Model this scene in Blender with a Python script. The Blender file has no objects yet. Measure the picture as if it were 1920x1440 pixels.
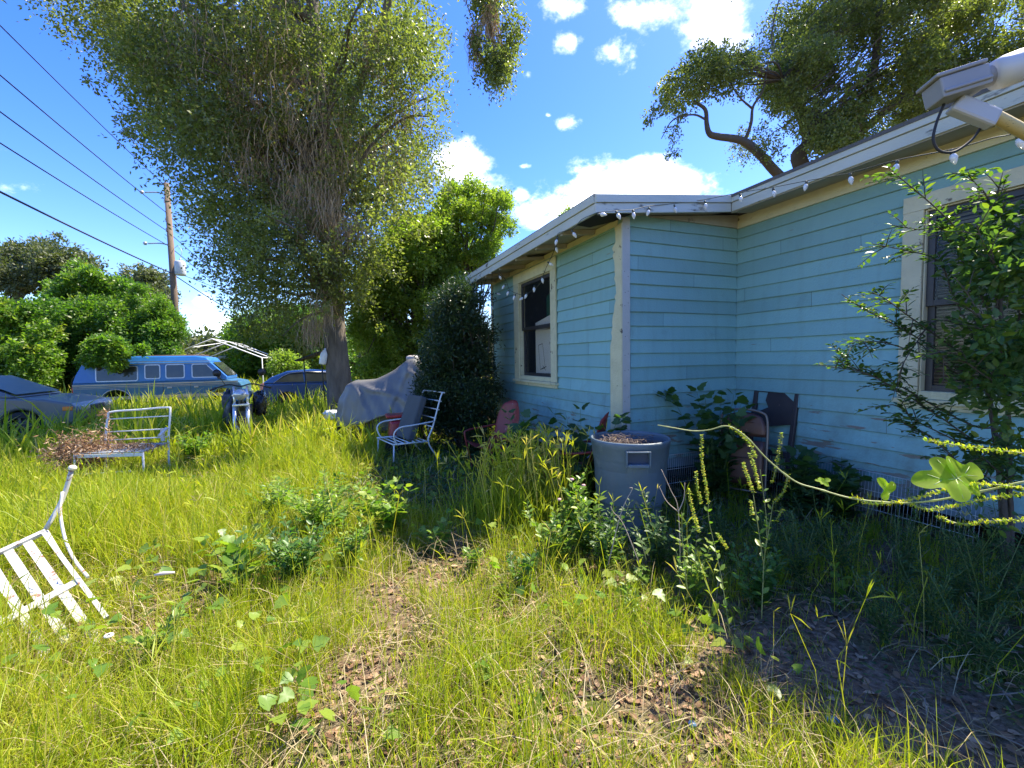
import bpy, bmesh, math, random
import numpy as np
from mathutils import Vector, Matrix
random.seed(7); RNG = np.random.default_rng(11)
S = bpy.context.scene; COL = S.collection; R = math.radians
# ---------------- camera, world, sun, exposure ----------------
cam_d = bpy.data.cameras.new('camera'); cam_d.sensor_width = 36; cam_d.lens = 36*818/1920
cam_d.clip_start = .03; cam_d.clip_end = 3000
cam = bpy.data.objects.new('camera', cam_d); COL.objects.link(cam)
CAMP = np.array([0., 0., 1.5])
CM = Matrix.Rotation(R(90-3.43), 3, 'X') @ Matrix.Rotation(R(-0.97), 3, 'Z')
cam.matrix_world = Matrix.Translation((0, 0, 1.5)) @ CM.to_4x4()
S.camera = cam
SUN_AZ, SUN_EL = R(62), R(57)          # azimuth from +Y towards +X
S.view_settings.view_transform = 'Standard'; S.view_settings.look = 'None'
S.view_settings.exposure = 1.86; S.view_settings.gamma = 1
S.cycles.max_bounces = 6; S.cycles.diffuse_bounces = 3; S.cycles.transparent_max_bounces = 8
S.cycles.use_denoising = True
sd = bpy.data.lights.new('sun', 'SUN'); sd.energy = 3.7; sd.angle = R(.5); sd.color = (1, .92, .76)
sun = bpy.data.objects.new('sun', sd); COL.objects.link(sun)
SUNV = Vector((math.sin(SUN_AZ)*math.cos(SUN_EL), math.cos(SUN_AZ)*math.cos(SUN_EL), math.sin(SUN_EL)))
sun.rotation_euler = SUNV.to_track_quat('Z', 'Y').to_euler(); sun.location = (20, 12, 40)

def ray(x, y):
    return np.array(CM @ Vector(((x-960)/818, -(y-720)/818, -1)))
def at(x, y, Y):
    d = ray(x, y); return CAMP + d*(Y/d[1])

W = bpy.data.worlds.new('World'); S.world = W; W.use_nodes = True
def build_world():
    nt = W.node_tree; N = nt.nodes; L = nt.links; N.clear()
    def nd(t, **k):
        n = N.new(t)
        for a, b in k.items(): setattr(n, a, b)
        return n
    def mth(op, a, b=None, c=None, clamp=False):
        n = nd('ShaderNodeMath', operation=op, use_clamp=clamp)
        for i, v in enumerate((a, b, c)):
            if v is None: continue
            if isinstance(v, (int, float)): n.inputs[i].default_value = v
            else: L.new(v, n.inputs[i])
        return n.outputs[0]
    sky = nd('ShaderNodeTexSky', sky_type='NISHITA', sun_disc=False, sun_elevation=SUN_EL, sun_rotation=SUN_AZ)
    sky.air_density = 1.0; sky.dust_density = .4; sky.ozone_density = 4.5
    hs = nd('ShaderNodeHueSaturation'); hs.inputs['Hue'].default_value = .521; hs.inputs['Saturation'].default_value = 1.30; hs.inputs['Value'].default_value = 1.0
    L.new(sky.outputs[0], hs.inputs['Color'])
    tc = nd('ShaderNodeTexCoord'); v = tc.outputs['Generated']
    def noise(scale, det, rough, off=0):
        mp = nd('ShaderNodeMapping'); mp.inputs['Location'].default_value = (off, off*.7, off*.3); mp.inputs['Scale'].default_value = (1, 1, 1.5)
        L.new(v, mp.inputs[0]); n = nd('ShaderNodeTexNoise'); n.inputs['Scale'].default_value = scale
        n.inputs['Detail'].default_value = det; n.inputs['Roughness'].default_value = rough
        L.new(mp.outputs[0], n.inputs['Vector']); return n.outputs[0]
    n1 = noise(9, 8, .62); n2 = noise(26, 6, .65, 3.1)
    wsp = mth('ADD', mth('MULTIPLY', mth('SUBTRACT', n1, .5), 4.6), mth('MULTIPLY', mth('SUBTRACT', n2, .5), 2.4))
    tot = None
    # (direction through this point, half width, half height, density)
    for (x, y, wx, wy, den) in [(872, 318, 62, 46, 1.6), (900, 350, 70, 40, 1.2), (978, 364, 24, 16, .9), (1000, 412, 40, 22, .9), (981, 312, 18, 7, .8),
            (1080, 385, 95, 40, 1.3), (1205, 345, 120, 52, 1.7), (1150, 370, 170, 36, 1.3), (1290, 330, 50, 34, .9), (1150, 105, 70, 42, .55), (1068, 78, 38, 26, .7),
            (1060, 15, 60, 26, .9), (1230, 20, 110, 40, .6), (1345, 28, 75, 72, 1.3), (1055, 232, 26, 18, .5), (1028, 216, 10, 6, .4), (990, 140, 18, 14, .1),
            (400, 610, 60, 30, 1.1), (380, 560, 50, 26, .3), (1740, -10, 70, 34, 1.6), (1500, 30, 26, 12, .6), (1650, -160, 300, 60, .6), (2300, 100, 300, 200, .7), (-500, 300, 300, 160, .8)]:
        c = Vector(ray(x, y)).normalized(); r = (Vector(ray(x+10, y)).normalized()-c).normalized(); r = (r-c*r.dot(c)).normalized(); u = c.cross(r)
        k = 1/Vector(((x-960)/818, (y-720)/818, 1)).length/818
        mp = nd('ShaderNodeMapping', vector_type='TEXTURE'); mp.inputs['Location'].default_value = c
        mp.inputs['Rotation'].default_value = Matrix((r, u, c)).transposed().to_euler(); mp.inputs['Scale'].default_value = (wx*k*1.1, wy*k*1.1, .3)
        L.new(v, mp.inputs[0]); ln = nd('ShaderNodeVectorMath', operation='LENGTH'); L.new(mp.outputs[0], ln.inputs[0])
        m = mth('MULTIPLY_ADD', ln.outputs['Value'], -(1.3+max(den, .3)*.5), den+.55)
        tot = m if tot is None else mth('MAXIMUM', tot, m)
    cl = mth('ADD', tot, wsp)
    mr = nd('ShaderNodeMapRange', interpolation_type='SMOOTHSTEP'); mr.inputs['From Min'].default_value = -.1; mr.inputs['From Max'].default_value = 1.9
    L.new(cl, mr.inputs['Value'])
    cr = nd('ShaderNodeMixRGB'); cr.inputs[1].default_value = (8.2, 8.6, 9.4, 1); cr.inputs[2].default_value = (6.0, 6.4, 7.6, 1)
    n3 = noise(14, 4, .5, 7.7); mr3 = nd('ShaderNodeMapRange'); mr3.inputs['From Min'].default_value = .45; mr3.inputs['From Max'].default_value = .7
    L.new(n3, mr3.inputs['Value']); L.new(mr3.outputs[0], cr.inputs[0])
    mx = nd('ShaderNodeMixRGB'); L.new(mr.outputs[0], mx.inputs[0]); L.new(hs.outputs[0], mx.inputs[1]); L.new(cr.outputs[0], mx.inputs[2])
    bg = nd('ShaderNodeBackground'); bg.inputs['Strength'].default_value = .115; L.new(mx.outputs[0], bg.inputs[0])
    L.new(bg.outputs[0], nd('ShaderNodeOutputWorld').inputs[0])
build_world(); W.cycles.sampling_method = 'MANUAL'; W.cycles.sample_map_resolution = 256

# ---------------- helpers ----------------
def link(o, parent=None):
    COL.objects.link(o)
    if parent is not None: o.parent = parent
    return o
def tag(o, label=None, cat=None, group=None, kind=None):
    if label: o['label'] = label
    if cat: o['category'] = cat
    if group: o['group'] = group
    if kind: o['kind'] = kind
    return o
def thing(name, label, cat, loc=(0, 0, 0), rz=0, group=None, rot=None):
    o = bpy.data.objects.new(name, None); o.empty_display_size = .1; o.location = Vector(loc); o.rotation_euler = rot if rot else (0, 0, rz)
    link(o); return tag(o, label, cat, group)

MATS = {}
def mat(name, col=(.5, .5, .5), rough=.6, metal=0, col2=None, nscale=6, nmix=.5, bump=0, bscale=40, coat=0, trans=0, spec=None, detail=6, stretch=(1, 1, 1), speck=None, thr=.6, thr_w=.06, sscale=12, emit=None):
    """principled; col..col2 blended by noise; speck = colour of patches above thr of another noise"""
    if name in MATS: return MATS[name]
    m = bpy.data.materials.new(name); m.use_nodes = True; nt = m.node_tree; N = nt.nodes; L = nt.links
    b = N['Principled BSDF']; b.inputs['Roughness'].default_value = rough; b.inputs['Metallic'].default_value = metal
    b.inputs['Coat Weight'].default_value = coat
    if spec is not None: b.inputs['Specular IOR Level'].default_value = spec
    b.inputs['Base Color'].default_value = (*col, 1)
    tc = N.new('ShaderNodeTexCoord'); mp = N.new('ShaderNodeMapping'); mp.inputs['Scale'].default_value = stretch; L.new(tc.outputs['Object'], mp.inputs[0])
    out = None
    if col2:
        n = N.new('ShaderNodeTexNoise'); n.inputs['Scale'].default_value = nscale; n.inputs['Detail'].default_value = detail; n.inputs['Roughness'].default_value = .6; L.new(mp.outputs[0], n.inputs[0])
        mr = N.new('ShaderNodeMapRange'); mr.inputs[1].default_value = .5-nmix*.5; mr.inputs[2].default_value = .5+nmix*.5; L.new(n.outputs[0], mr.inputs[0])
        mx = N.new('ShaderNodeMixRGB'); mx.inputs[1].default_value = (*col, 1); mx.inputs[2].default_value = (*col2, 1); L.new(mr.outputs[0], mx.inputs[0]); out = mx.outputs[0]
    if speck:
        n = N.new('ShaderNodeTexNoise'); n.inputs['Scale'].default_value = sscale; n.inputs['Detail'].default_value = 8; n.inputs['Roughness'].default_value = .65; L.new(mp.outputs[0], n.inputs[0])
        mr = N.new('ShaderNodeMapRange'); mr.inputs[1].default_value = thr; mr.inputs[2].default_value = thr+thr_w; L.new(n.outputs[0], mr.inputs[0])
        mx = N.new('ShaderNodeMixRGB'); mx.inputs[2].default_value = (*speck, 1); L.new(mr.outputs[0], mx.inputs[0])
        if out: L.new(out, mx.inputs[1])
        else: mx.inputs[1].default_value = (*col, 1)
        out = mx.outputs[0]
    if out: L.new(out, b.inputs['Base Color'])
    if bump:
        n = N.new('ShaderNodeTexNoise'); n.inputs['Scale'].default_value = bscale; n.inputs['Detail'].default_value = 6; L.new(mp.outputs[0], n.inputs[0])
        bp = N.new('ShaderNodeBump'); bp.inputs['Strength'].default_value = bump; bp.inputs['Distance'].default_value = .02; L.new(n.outputs[0], bp.inputs['Height']); L.new(bp.outputs[0], b.inputs['Normal'])
    if trans: b.inputs['Transmission Weight'].default_value = trans
    MATS[name] = m; return m

def leafmat(name, cols, trans=.45, rough=.45, tcol=None, sat=1.0, patch=None):
    """cols: list of colours over attribute t (0..1); part of the light passes through the leaf"""
    if name in MATS: return MATS[name]
    m = bpy.data.materials.new(name); m.use_nodes = True; nt = m.node_tree; N = nt.nodes; L = nt.links
    b = N['Principled BSDF']; b.inputs['Roughness'].default_value = rough; b.inputs['Specular IOR Level'].default_value = .45
    a = N.new('ShaderNodeAttribute'); a.attribute_name = 't'
    cr = N.new('ShaderNodeValToRGB'); el = cr.color_ramp.elements
    while len(el) < len(cols): el.new(.5)
    for i, c in enumerate(cols):
        el[i].position = i/(len(cols)-1) if not isinstance(c[0], tuple) else c[1]
        el[i].color = (*(c if not isinstance(c[0], tuple) else c[0]), 1)
    L.new(a.outputs['Fac'], cr.inputs[0])
    out = cr.outputs[0]
    if patch:   # large patches of another colour over the plant
        tc = N.new('ShaderNodeTexCoord'); n = N.new('ShaderNodeTexNoise'); n.inputs['Scale'].default_value = patch[1]; L.new(tc.outputs['Object'], n.inputs[0])
        mr = N.new('ShaderNodeMapRange'); mr.inputs[1].default_value = patch[2]; mr.inputs[2].default_value = patch[2]+.12; L.new(n.outputs[0], mr.inputs[0])
        mx = N.new('ShaderNodeMixRGB'); mx.inputs[2].default_value = (*patch[0], 1); L.new(out, mx.inputs[1]); L.new(mr.outputs[0], mx.inputs[0]); out = mx.outputs[0]
    L.new(out, b.inputs['Base Color'])
    tr = N.new('ShaderNodeBsdfTranslucent'); g = N.new('ShaderNodeMixRGB'); g.blend_type = 'MULTIPLY'; g.inputs[0].default_value = 1
    g.inputs[2].default_value = (*(tcol or (1.5, 1.75, .55)), 1); L.new(out, g.inputs[1]); L.new(g.outputs[0], tr.inputs[0])
    mx = N.new('ShaderNodeMixShader'); mx.inputs[0].default_value = trans
    L.new(b.outputs[0], mx.inputs[1]); L.new(tr.outputs[0], mx.inputs[2]); L.new(mx.outputs[0], N['Material Output'].inputs[0])
    MATS[name] = m; return m

class MB:
    def __init__(s): s.v = []; s.f = []; s.sm = []
    def add(s, vs, fs, smooth=False):
        o = len(s.v); s.v += [tuple(p) for p in vs]; s.f += [tuple(i+o for i in f) for f in fs]; s.sm += [smooth]*len(fs); return s
    def box(s, c, d, rot=None, taper=1.0):
        x, y, z = d[0]/2, d[1]/2, d[2]/2
        vs = [Vector((a*x*(taper if k > 0 else 1), b*y*(taper if k > 0 else 1), k*z)) for k in (-1, 1) for b in (-1, 1) for a in (-1, 1)]
        if rot: 
            e = rot if isinstance(rot, Matrix) else Matrix.Rotation(rot[2], 3, 'Z') @ Matrix.Rotation(rot[1], 3, 'Y') @ Matrix.Rotation(rot[0], 3, 'X')
            vs = [e @ v for v in vs]
        vs = [v+Vector(c) for v in vs]
        return s.add(vs, [(0, 2, 3, 1), (4, 5, 7, 6), (0, 1, 5, 4), (2, 6, 7, 3), (0, 4, 6, 2), (1, 3, 7, 5)])
    def b2(s, lo, hi): return s.box([(a+b)/2 for a, b in zip(lo, hi)], [abs(b-a) for a, b in zip(lo, hi)])
    def tube(s, pts, r, n=8, cap=True, smooth=True):
        pts = [Vector(p) for p in pts]; m = len(pts); rs = r if isinstance(r, (list, tuple, np.ndarray)) else [r]*m
        prev = None; vs = []
        for i, p in enumerate(pts):
            t = (pts[min(i+1, m-1)]-pts[max(i-1, 0)])
            t = t.normalized() if t.length > 1e-9 else Vector((0, 0, 1))
            a = t.orthogonal().normalized() if prev is None else (prev-t*prev.dot(t))
            a = a.normalized() if a.length > 1e-6 else t.orthogonal().normalized()
            prev = a; b = t.cross(a)
            vs += [p+(a*math.cos(q)+b*math.sin(q))*rs[i] for q in [2*math.pi*k/n for k in range(n)]]
        fs = [(i*n+k, i*n+(k+1) % n, (i+1)*n+(k+1) % n, (i+1)*n+k) for i in range(m-1) for k in range(n)]
        s.add(vs, fs, smooth)
        if cap: 
            o = len(s.v)-len(vs); s.f += [tuple(o+k for k in reversed(range(n))), tuple(o+(m-1)*n+k for k in range(n))]; s.sm += [False, False]
        return s
    def lathe(s, prof, c=(0, 0, 0), n=32, M=None, smooth=True):
        vs = []
        for (r, z) in prof:
            for k in range(n):
                q = 2*math.pi*k/n; v = Vector((r*math.cos(q), r*math.sin(q), z)); v = (M @ v if M else v)+Vector(c); vs.append(v)
        fs = [(i*n+k, i*n+(k+1) % n, (i+1)*n+(k+1) % n, (i+1)*n+k) for i in range(len(prof)-1) for k in range(n)]
        return s.add(vs, fs, smooth)
    def prism(s, poly, y0, y1, axis='y', f0=None, f1=None):
        """poly in (x, z), extruded along y; f0/f1 give y per z"""
        n = len(poly); a = [(x, (f0(z) if f0 else y0), z) for x, z in poly]; b = [(x, (f1(z) if f1 else y1), z) for x, z in poly]
        if axis == 'x': a = [(p[1], p[0], p[2]) for p in a]; b = [(p[1], p[0], p[2]) for p in b]
        return s.add(a+b, [tuple(range(n)), tuple(reversed(range(n, 2*n)))]+[(i, (i+1) % n+0, (i+1) % n+n, i+n)[::-1] for i in range(n)])
    def build(s, name, m, parent=None, bevel=0, seg=2, sub=0, loc=None, recalc=True):
        me = bpy.data.meshes.new(name); me.from_pydata(s.v, [], s.f); me.update()
        me.polygons.foreach_set('use_smooth', s.sm)
        if recalc and len(s.f) < 60000:
            bm = bmesh.new(); bm.from_mesh(me); bmesh.ops.recalc_face_normals(bm, faces=bm.faces); bm.to_mesh(me); bm.free()
        o = bpy.data.objects.new(name, me); me.materials.append(m); link(o, parent)
        if loc is not None: o.location = Vector(loc)
        if bevel:
            md = o.modifiers.new('bevel', 'BEVEL'); md.width = bevel; md.segments = seg; md.limit_method = 'ANGLE'; md.angle_limit = R(38)
        if sub:
            md = o.modifiers.new('sub', 'SUBSURF'); md.levels = sub; md.render_levels = sub
        return o

def inst(name, V, faces, m, parent=None, t=None, smooth=False):
    """V: (N,k,3) vertices of N alike pieces, faces: local index tuples; t: per-piece value"""
    V = np.asarray(V, dtype=np.float32); N, k, _ = V.shape
    me = bpy.data.meshes.new(name); me.vertices.add(N*k); me.vertices.foreach_set('co', V.reshape(-1))
    lens = np.array([len(f) for f in faces]); loc = np.concatenate([np.array(f) for f in faces])
    idx = (loc[None, :]+(np.arange(N)*k)[:, None]).reshape(-1).astype(np.int32)
    me.loops.add(len(idx)); me.loops.foreach_set('vertex_index', idx)
    ln = np.tile(lens, N); st = np.concatenate([[0], np.cumsum(ln)[:-1]]).astype(np.int32)
    me.polygons.add(len(ln)); me.polygons.foreach_set('loop_start', st)
    me.update(calc_edges=True)
    if smooth: me.polygons.foreach_set('use_smooth', np.ones(len(ln), dtype=bool))
    if t is None: t = RNG.random(N)
    at_ = me.attributes.new('t', 'FLOAT', 'POINT'); at_.data.foreach_set('value', np.repeat(np.asarray(t, dtype=np.float32), k))
    o = bpy.data.objects.new(name, me); me.materials.append(m); link(o, parent); return o
def nrm(a): return a/np.maximum(np.linalg.norm(a, axis=-1, keepdims=True), 1e-9)
TPL = {
 'dia': ([(0, 0, 0), (.45, .26, .04), (1, 0, 0), (.45, -.26, .04)], [(0, 1, 2), (0, 2, 3)]),
 'nar': ([(0, 0, 0), (.45, .13, .02), (1, 0, -.05), (.45, -.13, .02)], [(0, 1, 2), (0, 2, 3)]),
 'ova': ([(0, 0, 0), (.25, .22, .05), (.65, .21, .04), (1, 0, -.08), (.65, -.21, .04), (.25, -.22, .05), (.5, 0, -.02)], [(0, 1, 6), (1, 2, 6), (2, 3, 6), (3, 4, 6), (4, 5, 6), (5, 0, 6)]),
 'lob': ([(0, 0, 0), (.05, .28, .03), (.22, .5, .0), (.42, .3, .04), (.62, .34, .02), (.72, .2, .03), (1, 0, -.08), (.72, -.2, .03), (.62, -.34, .02), (.42, -.3, .04), (.22, -.5, 0), (.05, -.28, .03), (.4, 0, -.03)], [(i, (i+1) % 12, 12) for i in range(12)]),
}
def leaves(name, P, D, Nn, L, m, parent=None, shape='dia', t=None, wid=1.0):
    P = np.asarray(P, float); D = nrm(np.asarray(D, float)); S_ = nrm(np.cross(D, Nn)); Nn = np.cross(S_, D)
    T, F = TPL[shape]; T = np.array(T); L = np.broadcast_to(np.asarray(L, float), (len(P),))
    V = P[:, None]+(D[:, None]*T[None, :, 0:1]+S_[:, None]*T[None, :, 1:2]*wid+Nn[:, None]*T[None, :, 2:3])*L[:, None, None]
    return inst(name, V, F, m, parent, t)
def rdir(n, up=0.): 
    d = RNG.normal(size=(n, 3)); d = nrm(d); d[:, 2] += up; return nrm(d)
def smoothpath(pts, n=4):
    """Catmull-Rom"""
    P = [Vector(p) for p in pts]; P = [P[0]*2-P[1]]+P+[P[-1]*2-P[-2]]; out = []
    for i in range(1, len(P)-2):
        for k in range(n):
            t = k/n; a, b, c, d = P[i-1:i+3]
            out.append(.5*((2*b)+(c-a)*t+(2*a-5*b+4*c-d)*t*t+(3*b-a-3*c+d)*t**3))
    out.append(P[-2]); return out

# ---------------- ground ----------------
P0 = np.array([1.1245, 4.39, 0.]); HU = np.array([.9267, .3757, 0]); HV = np.array([-.3757, .9267, 0]); HA = math.atan2(.3757, .9267)
def gz(x, y):
    x = np.asarray(x, float); y = np.asarray(y, float); d = np.hypot(x, y)
    s = np.clip((d-5)/13, 0, 1); s = s*s*(3-2*s)
    far = np.clip((d-60)/200, 0, 1)
    return -.34*s + .035*np.sin(x*.9+1)*np.cos(y*.8)*np.clip((14-d)/8, 0, 1)+.02*np.sin(x*2.3)*np.sin(y*2.1+.5)*np.clip((14-d)/8, 0, 1)-.0*far
def house_uv(x, y):
    dx = np.asarray(x)-P0[0]; dy = np.asarray(y)-P0[1]; return dx*HU[0]+dy*HU[1], dx*HV[0]+dy*HV[1]
def in_house(x, y, m=0.):
    u, v = house_uv(x, y); return ((u > 0-m) & (v > 0-m) & (v < 3.82+m)) | ((u > 1.54-m) & (v < 9) )
def build_ground():
    a = np.concatenate([-np.geomspace(900, 14, 26), np.linspace(-13.5, 13.5, 90), np.geomspace(14, 900, 26)])
    X, Y = np.meshgrid(a, a+3, indexing='ij'); Z = gz(X, Y); n = len(a)
    V = np.stack([X, Y, Z], -1).reshape(-1, 3)
    f = [(i*n+j, (i+1)*n+j, (i+1)*n+j+1, i*n+j+1) for i in range(n-1) for j in range(n-1)]
    me = bpy.data.meshes.new('ground'); me.from_pydata(V.tolist(), [], f); me.polygons.foreach_set('use_smooth', [True]*len(f))
    m = bpy.data.materials.new('yard_soil'); m.use_nodes = True; nt = m.node_tree; N = nt.nodes; L = nt.links; b = N['Principled BSDF']; b.inputs['Roughness'].default_value = .95
    b.inputs['Specular IOR Level'].default_value = .1
    tc = N.new('ShaderNodeTexCoord')
    def noise(s, d=6, r=.6):
        q = N.new('ShaderNodeTexNoise'); q.inputs['Scale'].default_value = s; q.inputs['Detail'].default_value = d; q.inputs['Roughness'].default_value = r; L.new(tc.outputs['Object'], q.inputs[0]); return q.outputs[0]
    def ramp(v, cols):
        c = N.new('ShaderNodeValToRGB'); e = c.color_ramp.elements
        while len(e) < len(cols): e.new(.5)
        for i, (p, col) in enumerate(cols): e[i].position = p; e[i].color = (*col, 1)
        L.new(v, c.inputs[0]); return c.outputs[0]
    soil = ramp(noise(30, 8, .7), [(.3, (.05, .032, .02)), (.5, (.19, .13, .085)), (.68, (.34, .25, .17))])
    grs = ramp(noise(45, 8, .7), [(.32, (.03, .045, .01)), (.5, (.075, .10, .018)), (.7, (.16, .19, .035))])
    mr = N.new('ShaderNodeMapRange'); mr.inputs[1].default_value = .44; mr.inputs[2].default_value = .58; L.new(noise(.8, 5, .6), mr.inputs[0])
    mx = N.new('ShaderNodeMixRGB'); L.new(mr.outputs[0], mx.inputs[0]); L.new(soil, mx.inputs[1]); L.new(grs, mx.inputs[2]); L.new(mx.outputs[0], b.inputs['Base Color'])
    bp = N.new('ShaderNodeBump'); bp.inputs['Strength'].default_value = .6; bp.inputs['Distance'].default_value = .03; L.new(noise(60, 6), bp.inputs['Height']); L.new(bp.outputs[0], b.inputs['Normal'])
    me.materials.append(m); o = bpy.data.objects.new('ground', me); link(o); tag(o, kind='structure')
build_ground()
# ---------------- the house ----------------
M_SID = None
def siding_mat():
    m = mat('blue_siding_paint', (.245, .46, .445), .55, col2=(.20, .40, .405), nscale=3.0, nmix=.6, bump=.15, bscale=60)
    nt = m.node_tree; N = nt.nodes; L = nt.links; b = N['Principled BSDF']
    src = b.inputs['Base Color'].links[0].from_socket
    tc = N.new('ShaderNodeTexCoord')
    mp = N.new('ShaderNodeMapping'); mp.inputs['Scale'].default_value = (1.2, 1.2, 9); L.new(tc.outputs['Object'], mp.inputs[0])
    n = N.new('ShaderNodeTexNoise'); n.inputs['Scale'].default_value = 2.2; n.inputs['Detail'].default_value = 8; n.inputs['Roughness'].default_value = .6; L.new(mp.outputs[0], n.inputs[0])
    sx = N.new('ShaderNodeSeparateXYZ'); L.new(tc.outputs['Object'], sx.inputs[0])
    # peeled patches, more of them near the bottom boards
    h = N.new('ShaderNodeMapRange'); h.inputs[1].default_value = .45; h.inputs[2].default_value = 1.15; h.inputs[3].default_value = .54; h.inputs[4].default_value = .70; L.new(sx.outputs[2], h.inputs[0])
    gt = N.new('ShaderNodeMath'); gt.operation = 'SUBTRACT'; L.new(n.outputs[0], gt.inputs[0]); L.new(h.outputs[0], gt.inputs[1])
    mr = N.new('ShaderNodeMapRange'); mr.inputs[1].default_value = 0; mr.inputs[2].default_value = .015; L.new(gt.outputs[0], mr.inputs[0])
    mx = N.new('ShaderNodeMixRGB'); mx.inputs[2].default_value = (.22, .18, .14, 1); L.new(mr.outputs[0], mx.inputs[0]); L.new(src, mx.inputs[1])
    # dirty film, vertical streaks
    mp2 = N.new('ShaderNodeMapping'); mp2.inputs['Scale'].default_value = (9, 9, 1.0); L.new(tc.outputs['Object'], mp2.inputs[0])
    n2 = N.new('ShaderNodeTexNoise'); n2.inputs['Scale'].default_value = 1.3; n2.inputs['Detail'].default_value = 6; L.new(mp2.outputs[0], n2.inputs[0])
    mr2 = N.new('ShaderNodeMapRange'); mr2.inputs[1].default_value = .5; mr2.inputs[2].default_value = .8; mr2.inputs[4].default_value = .35; L.new(n2.outputs[0], mr2.inputs[0])
    mx2 = N.new('ShaderNodeMixRGB'); mx2.inputs[2].default_value = (.15, .24, .22, 1); L.new(mr2.outputs[0], mx2.inputs[0]); L.new(mx.outputs[0], mx2.inputs[1])
    # greener tone towards the upper boards
    hg = N.new('ShaderNodeMapRange'); hg.inputs[1].default_value = 1.4; hg.inputs[2].default_value = 2.9; hg.inputs[4].default_value = .55; L.new(sx.outputs[2], hg.inputs[0])
    mx3 = N.new('ShaderNodeMixRGB'); mx3.inputs[2].default_value = (.26, .40, .33, 1); L.new(hg.outputs[0], mx3.inputs[0]); L.new(mx2.outputs[0], mx3.inputs[1])
    # every board weathered a little differently
    q = N.new('ShaderNodeMath'); q.operation = 'MULTIPLY_ADD'; q.inputs[1].default_value = 1/.14; q.inputs[2].default_value = -.4/.14+.02; L.new(sx.outputs[2], q.inputs[0])
    fl = N.new('ShaderNodeMath'); fl.operation = 'FLOOR'; L.new(q.outputs[0], fl.inputs[0])
    xy = N.new('ShaderNodeMath'); xy.operation = 'SUBTRACT'; L.new(sx.outputs[0], xy.inputs[0]); L.new(sx.outputs[1], xy.inputs[1])
    x1 = N.new('ShaderNodeMath'); x1.operation = 'MULTIPLY_ADD'; L.new(fl.outputs[0], x1.inputs[0]); x1.inputs[1].default_value = .73; L.new(xy.outputs[0], x1.inputs[2])
    x2 = N.new('ShaderNodeMath'); x2.operation = 'DIVIDE'; L.new(x1.outputs[0], x2.inputs[0]); x2.inputs[1].default_value = 2.6
    x3 = N.new('ShaderNodeMath'); x3.operation = 'FLOOR'; L.new(x2.outputs[0], x3.inputs[0])
    cb = N.new('ShaderNodeCombineXYZ'); L.new(fl.outputs[0], cb.inputs[0]); L.new(x3.outputs[0], cb.inputs[1])
    wn = N.new('ShaderNodeTexWhiteNoise'); L.new(cb.outputs[0], wn.inputs[0])
    mb_ = N.new('ShaderNodeMapRange'); mb_.inputs[3].default_value = .86; mb_.inputs[4].default_value = 1.1; L.new(wn.outputs[0], mb_.inputs[0])
    fr = N.new('ShaderNodeMath'); fr.operation = 'FRACT'; L.new(x2.outputs[0], fr.inputs[0]); jt = N.new('ShaderNodeMath'); jt.operation = 'LESS_THAN'; jt.inputs[1].default_value = .0012; L.new(fr.outputs[0], jt.inputs[0])
    hsv = N.new('ShaderNodeHueSaturation'); L.new(mx3.outputs[0], hsv.inputs['Color']); L.new(mb_.outputs[0], hsv.inputs['Value'])
    # mildew and dirt splashed up at the foot of the wall
    n5 = N.new('ShaderNodeTexNoise'); n5.inputs['Scale'].default_value = 5; n5.inputs['Detail'].default_value = 9; n5.inputs['Roughness'].default_value = .7; L.new(tc.outputs['Object'], n5.inputs[0])
    hd = N.new('ShaderNodeMapRange'); hd.inputs[1].default_value = .4; hd.inputs[2].default_value = 1.3; hd.inputs[3].default_value = .30; hd.inputs[4].default_value = -.02; L.new(sx.outputs[2], hd.inputs[0])
    ad = N.new('ShaderNodeMath'); ad.operation = 'ADD'; L.new(n5.outputs[0], ad.inputs[0]); L.new(hd.outputs[0], ad.inputs[1])
    m5 = N.new('ShaderNodeMapRange'); m5.inputs[1].default_value = .56; m5.inputs[2].default_value = .9; m5.inputs[4].default_value = .55; L.new(ad.outputs[0], m5.inputs[0])
    mxd = N.new('ShaderNodeMixRGB'); mxd.inputs[2].default_value = (.13, .15, .11, 1); L.new(m5.outputs[0], mxd.inputs[0]); L.new(hsv.outputs[0], mxd.inputs[1])
    mxj = N.new('ShaderNodeMixRGB'); mxj.inputs[2].default_value = (.03, .04, .04, 1); L.new(jt.outputs[0], mxj.inputs[0]); L.new(mxd.outputs[0], mxj.inputs[1])
    L.new(mxj.outputs[0], b.inputs['Base Color']); return m
CREAM = mat('cream_trim_paint', (.68, .61, .40), .6, col2=(.54, .48, .30), nscale=5, nmix=.6, speck=(.15, .12, .08), thr=.62, thr_w=.04, sscale=7, bump=.2, bscale=50)
CREAMP = mat('peeling_cream_paint', (.66, .61, .38), .65, col2=(.50, .46, .28), nscale=8, nmix=.6, speck=(.10, .075, .05), thr=.63, thr_w=.03, sscale=9, bump=.35, bscale=60)
FASC = mat('weathered_white_fascia', (.58, .58, .50), .55, col2=(.42, .44, .38), nscale=3, nmix=.6, speck=(.07, .06, .045), thr=.60, thr_w=.08, sscale=5, stretch=(.6, .6, 2.2), bump=.15)
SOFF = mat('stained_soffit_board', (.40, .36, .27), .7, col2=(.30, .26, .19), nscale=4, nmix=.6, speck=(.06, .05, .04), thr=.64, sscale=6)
ROOF = mat('dark_shingle', (.09, .085, .08), .9, col2=(.14, .13, .12), nscale=20, bump=.5, bscale=60)
DARK = mat('dark_bronze_sash', (.02, .018, .018), .45, col2=(.045, .04, .04), nscale=6)
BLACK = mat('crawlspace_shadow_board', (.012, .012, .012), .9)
GLASS = mat('dusty_window_glass', (.05, .055, .06), .06, spec=.8)
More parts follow.
